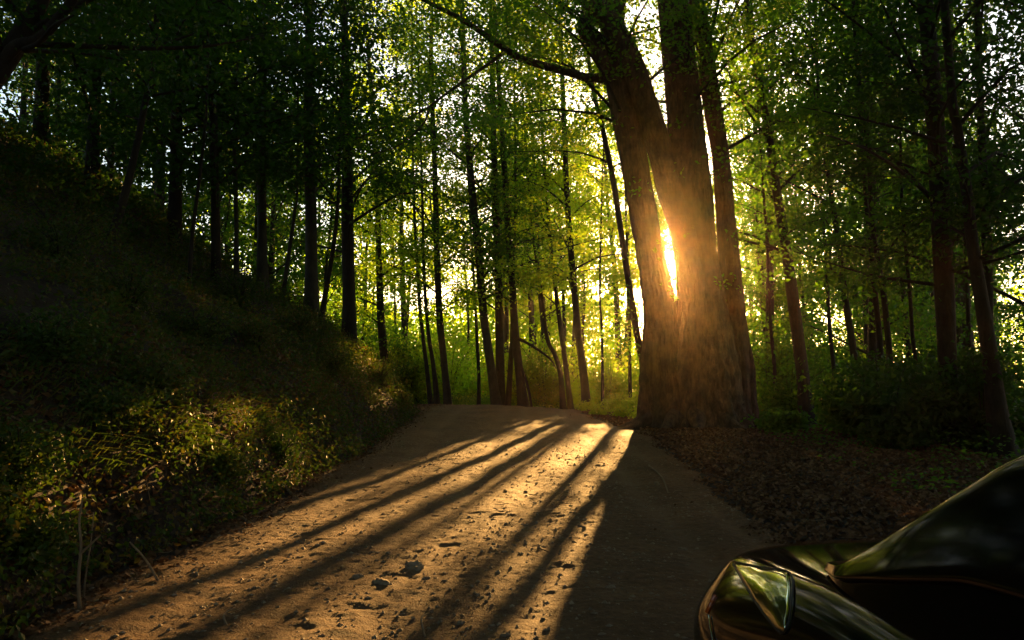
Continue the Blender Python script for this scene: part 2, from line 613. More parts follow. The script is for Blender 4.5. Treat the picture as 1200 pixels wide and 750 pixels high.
def track_mask(X, Y):
    wob = 0.10 * vnoise(np.asarray(Y) * 0.35, 2.2, 65)
    brk = 0.65 + 0.35 * vnoise(X * 0.8, Y * 0.5, 66)
    bend = 0.5 * sstep((Y - 8) / 22) * 1.6
    t = 0
    for c_, w_, a_ in ((1.75, .20, 1.0), (0.25, .22, .9), (-0.75, .2, .6), (-2.3, .22, .7), (2.45, .12, .5)):
        t = t + a_ * np.exp(-((X - c_ + wob + bend * (c_ > 0) * .3 - .02 * (Y - 5)) / w_) ** 2)
    return np.clip(t * brk, 0, 1)


def road_z(X, Y):
    m_ = road_mask(X, Y)
    rut = -0.055 * track_mask(X, Y) + 0.02 * np.exp(-((X - 0.6) / 0.4) ** 2)
    lump = 0.026 * fbm(X * 1.7, Y * 1.3, 3, 61) + 0.010 * fbm(X * 5, Y * 6, 3, 62) + 0.009 * fbm(X * 15, Y * 15, 2, 64)
    chip = 0.012 * np.clip(fbm(X * 14, Y * 14, 2, 63) - 0.2, 0, 1)
    tilt = 0.065 * np.clip(X + 0.5, 0, 6) * sstep((Y - 20) / 9) * (1 - sstep((Y - 38) / 12))
    return profile(Y) - tilt + 0.012 * (m_ - 1) * 8 + rut + lump + chip


def road_keep(X, Y):
    return road_mask(X, Y) > 0.001


_rm = grid_mesh("dirt_road", rx, ry, road_z, road_keep)
_XX, _YY = np.meshgrid(rx, ry, indexing='xy')
_ta = _rm.attributes.new("track", 'FLOAT', 'POINT')
_ta.data.foreach_set("value", track_mask(_XX, _YY).ravel().astype(np.float32))
rd = link("dirt_road", _rm, M['road'])
tag(rd, "rutted brown dirt road bending left over the rise", kind='structure')

# gravel on the road
def stones_mesh(name, n, area, smin, smax, zf, power=2.0):
    (x0, x1, y0, y1) = area
    y = y0 + (y1 - y0) * rng.random(n) ** power
    x = x0 + (x1 - x0) * rng.random(n)
    dens = fbm(x * 0.8, y * 0.8, 3, 88)
    k = (road_mask(x, y) > 0.5) & (rng.random(n) < 0.35 + 1.2 * np.clip(dens + 0.1, 0, 1))
    x, y = x[k], y[k]; n = len(x)
    s = smin + (smax - smin) * rng.random(n) ** 4
    oc = np.array([[1, 0, 0], [0, 1, 0], [-1, 0, 0], [0, -1, 0], [0, 0, 1], [0, 0, -1]], float)
    fc = np.array([[0, 1, 4], [1, 2, 4], [2, 3, 4], [3, 0, 4], [1, 0, 5], [2, 1, 5], [3, 2, 5], [0, 3, 5]])
    th = rng.random(n) * 6.28
    V = np.repeat(oc[None], n, 0) * (1 + rng.uniform(-0.4, 0.4, (n, 6, 1)))
    V = V * np.stack([s * rng.uniform(0.8, 1.5, n), s, s * rng.uniform(0.4, 0.8, n)], -1)[:, None, :]
    c, sn = np.cos(th)[:, None], np.sin(th)[:, None]
    V = np.stack([V[..., 0] * c - V[..., 1] * sn, V[..., 0] * sn + V[..., 1] * c, V[..., 2]], -1)
    V += np.stack([x, y, zf(x, y) + s * 0.15], -1)[:, None, :]
    Fc = (np.arange(n)[:, None, None] * 6 + fc[None]).reshape(-1, 3)
    return mesh_from(name, V.reshape(-1, 3), [Fc])


g = link("gravel", stones_mesh("gravel", 30000, (-3.6, 4.2, 3.2, 20), 0.005, 0.024, road_z), M['stone'])
tag(g, "loose gravel and grit scattered over the dirt road", kind='stuff')


def rock(px, py, w_px, flat, label, seed, group=None):
    gp = ground_hit(px, py)
    x, y, _ = gp
    r = w_px / F * y / 2 * .8
    import bmesh
    bm = bmesh.new(); bmesh.ops.create_icosphere(bm, subdivisions=3, radius=1)
    for v in bm.verts:
        c = v.co.copy()
        k = 1 + 0.34 * float(vnoise(c.x * 1.9 + seed, c.y * 1.9 + c.z, seed)) + 0.14 * float(vnoise(c.x * 5, c.y * 5 + c.z * 3, seed + 1))
        v.co = Vector((c.x * r * k, c.y * r * 0.75 * k, max(-.5, min(c.z, .8 + .1 * c.x)) * r * flat * 1.3 * k))
    me = bpy.data.meshes.new("rock"); bm.to_mesh(me); bm.free()
    ob = link("rock", me, M['stone'])
    ob.location = (x, y, float(road_z(np.array([x]), np.array([y]))[0]) + r * flat * -0.15)
    ob.rotation_euler = (0, 0, seed * 1.3)
    return tag(ob, label, "rock", group)


rock(486, 664, 36, 0.42, "broad flat rock bedded in the sunlit dirt of the road, the largest one", 1)
rock(447, 684, 30, 0.4, "flat brown rock just in front of the largest rock in the road", 2)
rock(420, 676, 18, 0.45, "small rock to the left of the two flat rocks in the road", 3)
rock(500, 676, 14, 0.5, "small lumpy rock just right of the two flat rocks in the road", 4)
rock(715, 690, 16, 0.5, "pale round pebble rock in the shaded right half of the road", 5)
rock(770, 568, 9, 0.9, "small pale upright rock on the shaded road ahead of the car", 6)
rock(800, 640, 14, 0.4, "dark low rock on the road just left of the car bonnet", 7)
rock(540, 730, 14, 0.5, "small rock at the bottom edge of the road near the middle", 8)
for k, (px, py) in enumerate([(330, 600), (372, 640), (300, 690), (610, 650), (640, 705), (560, 700), (680, 620), (590, 745)]):
    rock(px, py, 9, 0.5, "thumb sized stone lying loose on the dirt road", 20 + k, "small loose stones on the road")

# ------------------------------------------------------------------ leaf litter and ground cover
def leaf_object(name, Pn, size, mat, up=0.5, parent=None, origin=(0, 0, 0), aspect=0.62, droop=None):
    V = leaf_geo(Pn, size, up, droop, aspect) - np.array(origin)
    r = np.clip(rng.random(len(Pn)) * 0.75 + 0.25 * (0.5 + 0.5 * fbm(Pn[:, 0] * 0.7 + Pn[:, 2], Pn[:, 1] * 0.7 + Pn[:, 2], 2, 5)), 0, 1)
    me = mesh_from(name, V, [leaf_faces(len(Pn))], {"rnd": np.repeat(r, 4)})
    return link(name, me, mat, parent)


def litter():
    n = 150000
    y = 3 + 31 * rng.random(n) ** 1.6
    x = rng.uniform(-5.0, 9.5, n)
    xr = xright(y) + 0.75 * fbm(x * .9, y * .7, 4, 71); xl = toe(y)
    dr = x - xr
    dl = xl - x
    pr_ = np.where(dr > 0, 0.95 * sstep((dr + 0.75) / 0.9), 0.035 * np.exp(dr * 3.5))
    pl_ = np.where(dl > -0.8, 0.85 * sstep((dl + 0.8) / 0.7), 0.012 * np.exp((dl + .7) * 3.5))
    pr_ = np.maximum(pr_, pl_)
    pr_ = np.maximum(pr_, .95 * (1 - road_mask(x, y)) * (x > 0))
    k = rng.random(n) < pr_
    x, y = x[k], y[k]
    m_ = road_mask(x, y)
    z = np.where(m_ > 0.4, road_z(x, y), ground_z(x, y)) + rng.uniform(0.004, 0.05, len(x)) * np.where(x > xright(y), 1.0, 0.5)
    s = rng.uniform(0.04, 0.125, len(x)) * np.where(m_ > 0.6, 0.6, 1)
    ob = leaf_object("leaf_litter", np.stack([x, y, z], -1), s, M['litter'], up=0.5, aspect=0.7)
    tag(ob, "brown fallen leaves lying thick along both edges of the road", kind='stuff')


litter()


def bank_cover():
    n = 280000
    y = 2.6 + 27 * rng.random(n) ** 1.5
    s = -0.4 + 12.3 * rng.random(n) ** 1.3
    x = toe(y) - s
    sh_ = hill_s(x, y)
    cl = fbm(x * 1.1, y * 1.1, 3, 91)
    cl2 = fbm(x * 3.1, y * 3.1, 2, 92)
    k = (sh_ > -0.35) & (rng.random(n) < np.clip(0.30 + 1.3 * cl + 0.9 * cl2 + 0.3 * np.exp(-np.abs(s)), 0.2, 1)) & (rng.random(n) < sstep((s + 0.4) / 0.5))
    x, y, cl = x[k], y[k], cl[k]
    hgt = rng.random(len(x)) ** 1.5 * (0.12 + 0.6 * np.clip(cl + 0.25, 0, 1))
    z = terrain(x, y) + 0.02 + hgt
    x = x + hgt * 0.5 * rng.random(len(x)) 
    size = rng.uniform(0.03, 0.085, len(x)) * np.where(y > 14, 1.15, 1)
    Pn = np.stack([x, y, z], -1)
    ob = leaf_object("bank_vegetation", Pn, size, M['leaf_bank'], up=0.35, droop=(0.7, -0.2, -0.5))
    tag(ob, "low weeds, ivy and creepers covering the steep left bank", kind='stuff')
    n = 60000
    y = 5 + 23 * rng.random(n); x = toe(y) - rng.uniform(5, 24, n)
    k = (hill_s(x, y) > 2) & (rng.random(n) < np.clip(.5 + 1.2 * fbm(x * .8, y * .8, 3, 95), .1, 1))
    x, y = x[k], y[k]
    o2 = leaf_object("hillside_plants", np.stack([x, y, terrain(x, y) + .03 + rng.random(len(x)) ** 1.5 * .5], -1), rng.uniform(.10, .20, len(x)), M['leaf_shaded'], up=.35)
    tag(o2, "dark ground plants spread over the upper slope of the left hillside", kind='stuff')
    # dry grass blades and stems hanging over the bank edge
    n = 14000
    y = 3 + 24 * rng.random(n) ** 1.5; s = 0.3 + 6 * rng.random(n) ** 1.4; x = toe(y) - s
    k = (hill_s(x, y) > 0.1) & (vnoise(x * 1.3, y * 1.3, 93) > -0.1)
    x, y = x[k], y[k]; z = terrain(x, y); n = len(x)
    b0 = np.stack([x, y, z], -1)
    L = rng.uniform(0.12, 0.38, n)[:, None]
    d = np.stack([rng.uniform(0.2, 0.9, n), rng.uniform(-0.7, 0.7, n), rng.uniform(0.3, 1.0, n)], -1)
    d /= np.linalg.norm(d, axis=1)[:, None]
    mid = b0 + d * L * 0.6
    tip = mid + (d + np.array([0.5, 0, -0.9])) * L * 0.45
    sdv = np.cross(d, np.array([0, 1.0, 0.2])); sdv /= np.linalg.norm(sdv, axis=1)[:, None]; sdv *= rng.uniform(0.002, 0.005, n)[:, None]
    V = np.stack([b0 - sdv, b0 + sdv, mid + sdv, mid - sdv, tip], 1).reshape(-1, 3)
    kk = np.arange(n)[:, None] * 5
    Fq = kk + np.array([[0, 1, 2, 3]]); Ft = kk + np.array([[3, 2, 4]])
    me = mesh_from("dry_grass", V, [Fq, Ft], {"rnd": np.repeat(0.5 + 0.5 * rng.random(n), 5)})
    ob = link("dry_grass", me, M['leaf_bank'])
    tag(ob, "arching dry grass blades hanging over the left bank", kind='stuff')


bank_cover()


def undergrowth():
    """low greenery on the woodland floor right of the road and beyond the rise"""
    n = 170000
    y = 9 + 42 * rng.random(n) ** 1.1
    y[:45000] = rng.uniform(35.8, 41, 45000)
    x = rng.uniform(-14, 26, n)
    x[:45000] = rng.uniform(-10, 7, 45000)
    edge = np.where(y < 27, 5.2 + 0.10 * (y - 9), 4.8)
    edge = np.where(y > 35.8, -14, edge) + 0.5 * fbm(x * 0.7, y * 0.7, 3, 73)
    cl = fbm(x * 0.9, y * 0.9, 3, 74)
    k = (x > edge) & (rng.random(n) < np.clip(0.30 + 1.2 * cl, 0.05, 1)) & ((x - 5.5) ** 2 + (y - 24) ** 2 > 3.2)
    x, y, cl = x[k], y[k], cl[k]
    hgt = rng.random(len(x)) ** 1.3 * (0.15 + 0.6 * np.clip(cl + 0.3, 0, 1)) * np.where(x > edge[k] + 1.2, 1, 0.4)
    Pn = np.stack([x, y, terrain(x, y) + 0.02 + hgt], -1)
    ob = leaf_object("undergrowth", Pn, rng.uniform(0.06, 0.13, len(x)), M['leaf'], up=0.6)
    tag(ob, "low green undergrowth covering the woodland floor", kind='stuff')


undergrowth()

# ------------------------------------------------------------------ trees
LEAVES = [0]


def grow(wood, path, r_at, z0, ztop, spread, n_limb, leaves_per, seed, leaf_rise=0.5, flat=0.17, clump=0.46, azi=None, twigs=True):
    """limbs from a trunk path; returns leaf points"""
    R = np.random.default_rng(seed)
    q = np.array([tuple(p) for p in path], float)
    pts = []
    for i in range(n_limb):
        h = z0 + (ztop - z0) * (i + R.random()) / n_limb
        k = np.searchsorted(q[:, 2], h)
        k = min(max(k, 1), len(q) - 1)
        f = (h - q[k - 1, 2]) / max(q[k, 2] - q[k - 1, 2], 1e-3)
        f = min(max(f, 0), 1)
        b = q[k - 1] * (1 - f) + q[k] * f
        az = R.random() * 6.283 if azi is None else R.normal(azi, 0.9)
        rel = (h - z0) / max(ztop - z0, 1e-3)
        L = spread * (0.55 + 0.55 * R.random()) * (1 - 0.45 * rel)
        rise = leaf_rise * (0.4 + R.random()) + 0.35 * rel
        d = np.array([math.cos(az), math.sin(az), rise])
        mid = b + d * L * 0.5 + np.array([0, 0, 0.06 * L]) + R.normal(size=3) * 0.06 * L
        end = b + d * L * np.array([1, 1, 0.8]) + R.normal(size=3) * 0.1 * L
        r0 = min(0.022 + 0.009 * L, r_at * 0.35)
        if wood is not None:
            wood.tube([b, mid, end], [r0, r0 * 0.55, r0 * 0.15], 6, 5)
        nt_ = max(3, int(leaves_per / 55))
        per = leaves_per // nt_
        for t in range(nt_):
            u = 0.25 + 0.75 * R.random() ** 0.8
            c = (1 - u) ** 2 * b + 2 * u * (1 - u) * mid + u * u * end
            side = R.normal(size=3) * np.array([1, 1, 0.25]) * L * 0.22
            c2 = c + side
            if wood is not None and twigs and R.random() < 0.3:
                wood.tube([c, (c + c2) / 2 + R.normal(size=3) * 0.03, c2], [r0 * 0.25, r0 * 0.18, 0.004], 3, 3)
            g_ = R.normal(size=(per, 3)) * np.array([clump, clump, flat])
            # the sprays hang a little at their rims
            g_[:, 2] -= 0.18 * (g_[:, 0] ** 2 + g_[:, 1] ** 2) / clump
            pts.append(c2 + g_)
    return np.concatenate(pts) if pts else np.zeros((0, 3))


def make_tree(name, label, cat, base_px, Y, path_px, w_px, crown=None, group=None, mat='leaf', barkm='bark', sides=10,
              rough=0.06, flare=0.35, top_extra=6.0, seed=0, extra=None, lsize=(0.11, 0.19), zdrop=0.0):
    """path_px: pixels up the trunk (photograph), w_px: widths in px at base and path points"""
    bx = (base_px[0] - 600) / F * Y / (math.cos(PITCH) - (375 - base_px[1]) / F * math.sin(PITCH))
    bz = tz(bx, Y)
    base = Vector((bx, Y, bz - 0.15))
    pts = [base]; jy = 0.0
    R = random.Random(seed)
    for (px, py) in path_px:
        p = P(px, py, Y)
        if p.z > bz + 0.4: pts.append(p)
    while len(pts) < 2: pts.append(base + Vector((0, 0, 3)))
    rad = [wv / F * Y / 2 for wv in w_px][:1] + [wv / F * Y / 2 for wv in w_px][-(len(pts) - 1):]
    d = (pts[-1] - pts[-2]); d.normalize(); d = (d + Vector((R.uniform(-.1, .1), R.uniform(-.1, .1), 0.8))).normalized()
    if top_extra > 0:
        pts.append(pts[-1] + d * top_extra); rad.append(rad[-1] * 0.45)
        pts.append(pts[-1] + (d + Vector((R.uniform(-.2, .2), R.uniform(-.2, .2), 0))) * 2.0); rad.append(0.02)
    root = thing(name, label, cat, base, group)
    wd = Wood()
    q, r = spline(pts, rad, max(14, 4 * len(pts)))
    wd.tube(q, r, len(q), sides, rough, flare, seed)
    if extra: extra(wd)
    lp = None
    if crown:
        z0, zt, spread, nl, per = crown
        lp = grow(wd, q, rad[0], bz + z0, bz + zt if zt else q[-1][2], spread, nl, per, seed + 100)
    tr = link("trunk", wd.mesh("trunk", base), M[barkm], root)
    if lp is not None and len(lp):
        lp = lp[sun_gap(lp)]; lp = lp[sun_line(lp)]; lp = thin_top(lp)
        LEAVES[0] += len(lp)
        leaf_object("crown", lp, rng.uniform(lsize[0], lsize[1], len(lp)), M[mat], 0.45, root, base)
    return root


# ---- the great clump of stems in the middle
YB = 24.0
def big_clump():
    bx, bz = 5.45, tz(5.45, YB)
    base = Vector((bx, YB, bz - 0.2))
    root = thing("beech_tree", "massive old tree of several fused trunks with the sun between its stems", "tree", base)

    def stem(points, seed, sides=26, rough=0.05, flare=0.0, nm="trunk"):
        pts = []; rad = []
        for (px, py, wv, dy) in points:
            p = P(px, py, YB + dy)
            pts.append(p); rad.append(wv / F * (YB + dy) / 2)
        wd = Wood()
        q, r = spline(pts, rad, 130)
        wd.tube(q, r, len(q), sides * 3, rough, flare, seed, .16)
        return wd, q[::2]
    out_pts = []
    # left stem
    wa, qa = stem([(781, 507, 64, .1), (778, 470, 54, .1), (774, 420, 44, 0), (774, 370, 40, 0), (766, 320, 33, 0), (756, 262, 32, 0), (742, 185, 31, 0), (728, 115, 30, 0), (719, 60, 26, 0), (722, 0, 24, 0), (728, -70, 20, 0), (730, -160, 14, 0)], 3, flare=0.35)
    # its fork to the upper left
    wa.tube([P(716, 84, YB), P(700, 55, YB - .2), P(686, 32, YB - .3), P(697, 12, YB - .2), P(690, -30, YB), P(670, -90, YB)], [.32, .30, .27, .2, .17, .1], 22, 12, .06)
    # long limb reaching left over the road
    limb = [(718, 90), (690, 91), (664, 84), (634, 76), (610, 68), (590, 56), (562, 36), (540, 22), (505, 4), (470, -14)]
    lw = [13, 10, 9.5, 9, 8, 7.5, 6.5, 5.5, 5, 3.5]
    wa.tube([P(x, y, YB - 0.35 * i) for i, (x, y) in enumerate(limb)], [v / F * YB / 2 for v in lw], 40, 9, .05)
    sub = [(592, 60), (574, 74), (548, 92), (520, 112), (500, 127), (470, 142), (440, 153), (412, 166)]
    wa.tube([P(x, y, YB - 1.8 - .2 * i) for i, (x, y) in enumerate(sub)], [v / F * YB / 2 for v in (5, 4, 3.6, 3, 2.6, 2.2, 1.6, 1)], 30, 6, .05)
    sub = [(502, 127), (498, 142), (482, 160), (460, 174), (436, 181), (415, 196)]
    wa.tube([P(x, y, YB - 2.6 - .2 * i) for i, (x, y) in enumerate(sub)], [v / F * YB / 2 for v in (2.6, 2.2, 2, 1.8, 1.4, .8)], 24, 5, .05)
    # the second stem, leaning left and crossing the first
    wb, qb = stem([(812, 507, 60, -.15), (811, 440, 48, -.1), (812, 378, 40, -.1), (809, 320, 33, -.1), (799, 268, 28, -.1), (783, 215, 29, -.15), (769, 160, 29, -.3), (753, 110, 28, -.45), (735, 62, 26, -.5), (712, 22, 24, -.5), (684, -8, 22, -.5), (655, -40, 18, -.5), (610, -100, 12, -.5)], 4)
    # the tall thick stem
    wc, qc = stem([(833, 507, 90, .2), (831, 470, 76, .25), (829, 420, 66, .3), (825, 360, 54, .3), (818, 300, 43, .3), (812, 240, 46, .3), (806, 180, 44, .3), (801, 120, 41, .3), (794, 60, 38, .3), (788, 0, 36, .3), (783, -80, 30, .3), (780, -200, 20, .3)], 5, flare=0.3)
    # the right stem
    wd_, qd = stem([(868, 506, 36, .5), (864, 470, 32, .5), (862, 420, 30, .5), (858, 360, 28, .6), (854, 300, 24, .6), (849, 240, 21, .6), (844, 180, 19, .6), (834, 120, 21, .6), (826, 60, 19, .6), (816, 0, 17, .6), (808, -80, 14, .6), (800, -180, 9, .6)], 6, flare=0.5)
    # thin root-like stem by its right side
    we, qe = stem([(884, 508, 13, .3), (882, 470, 8, .3), (881, 430, 7, .4), (876, 400, 5, .5), (872, 370, 4, .5), (866, 345, 2, .55)], 7, sides=9, flare=0.8)
    for wv in (wa, wb, wc, wd_, we):
        link("trunk", wv.mesh("trunk", base), M['bark_big'], root)
    # roots
    wr = Wood()
    for (a_, L_) in ((200, 1.3), (235, 1.0), (265, 1.1), (300, 1.2), (335, 1.3), (170, 1.1), (0, 1.2)):
        a_ = math.radians(a_)
        c0 = Vector((bx + 1.25 * math.cos(a_), YB + .75 * math.sin(a_), bz + .38))
        c1 = c0 + Vector((math.cos(a_), math.sin(a_), 0)) * L_ * .5; c1.z = tz(c1.x, c1.y) + .08
        c2 = c0 + Vector((math.cos(a_), math.sin(a_), 0)) * L_; c2.z = tz(c2.x, c2.y) - .08
        wr.tube([c0, c1, c2], [.3, .15, .05], 10, 8, .1)
    link("root", wr.mesh("root", base), M['bark_big'], root)
    # crown
    wt = Wood(); L = []
    for q, sdn in ((qa, 1), (qb, 2), (qc, 3), (qd, 4)):
        L.append(grow(wt, q, .4, 9.0, 17.0, 6.0, 13, 620, 500 + sdn))
    for (x, y, Yl) in ((560, 40, 21.5), (520, 20, 21.5), (500, 120, 21.3), (460, 150, 21), (620, 60, 22), (660, 40, 23), (590, 20, 22), (440, 190, 20.5)):
        c = np.array(tuple(P(x, y, Yl)))
        L.append(c + rng.normal(size=(420, 3)) * np.array([.8, .7, .35]) + np.array([0, 0, .2]))
    for (x, y) in ((836, 190), (838, 215), (839, 240), (840, 265), (841, 290), (842, 315), (722, 350), (730, 380), (715, 400), (735, 410), (762, 165), (768, 190), (773, 215), (778, 240), (772, 262), (782, 255)):
        c = np.array(tuple(P(x, y, 27.5)))
        L.append(c + rng.normal(size=(130, 3)) * np.array([.3, .6, .3]))
    for (x, y) in ((757, 187), (760, 203), (764, 219), (768, 234), (772, 250), (777, 264)):
        c = np.array(tuple(P(x, y, 26)))
        L.append(c + rng.normal(size=(150, 3)) * np.array([.16, .5, .22]))
    for q in (qa, qc, qd):           # small sprigs growing straight from the stems
        for k in range(6):
            c = q[int(20 + 6 * k)] + np.array([rng.uniform(-.5, .5), -.5, 0])
            L.append(c + rng.normal(size=(22, 3)) * .2)
    lp = np.concatenate(L)
    lp = lp[sun_gap(lp)]; lp = lp[sun_line(lp)]; lp = thin_top(lp)
    LEAVES[0] += len(lp)
    link("branch", wt.mesh("branch", base), M['bark'], root)
    leaf_object("crown", lp, rng.uniform(.10, .18, len(lp)), M['leaf'], .45, root, base)


big_clump()

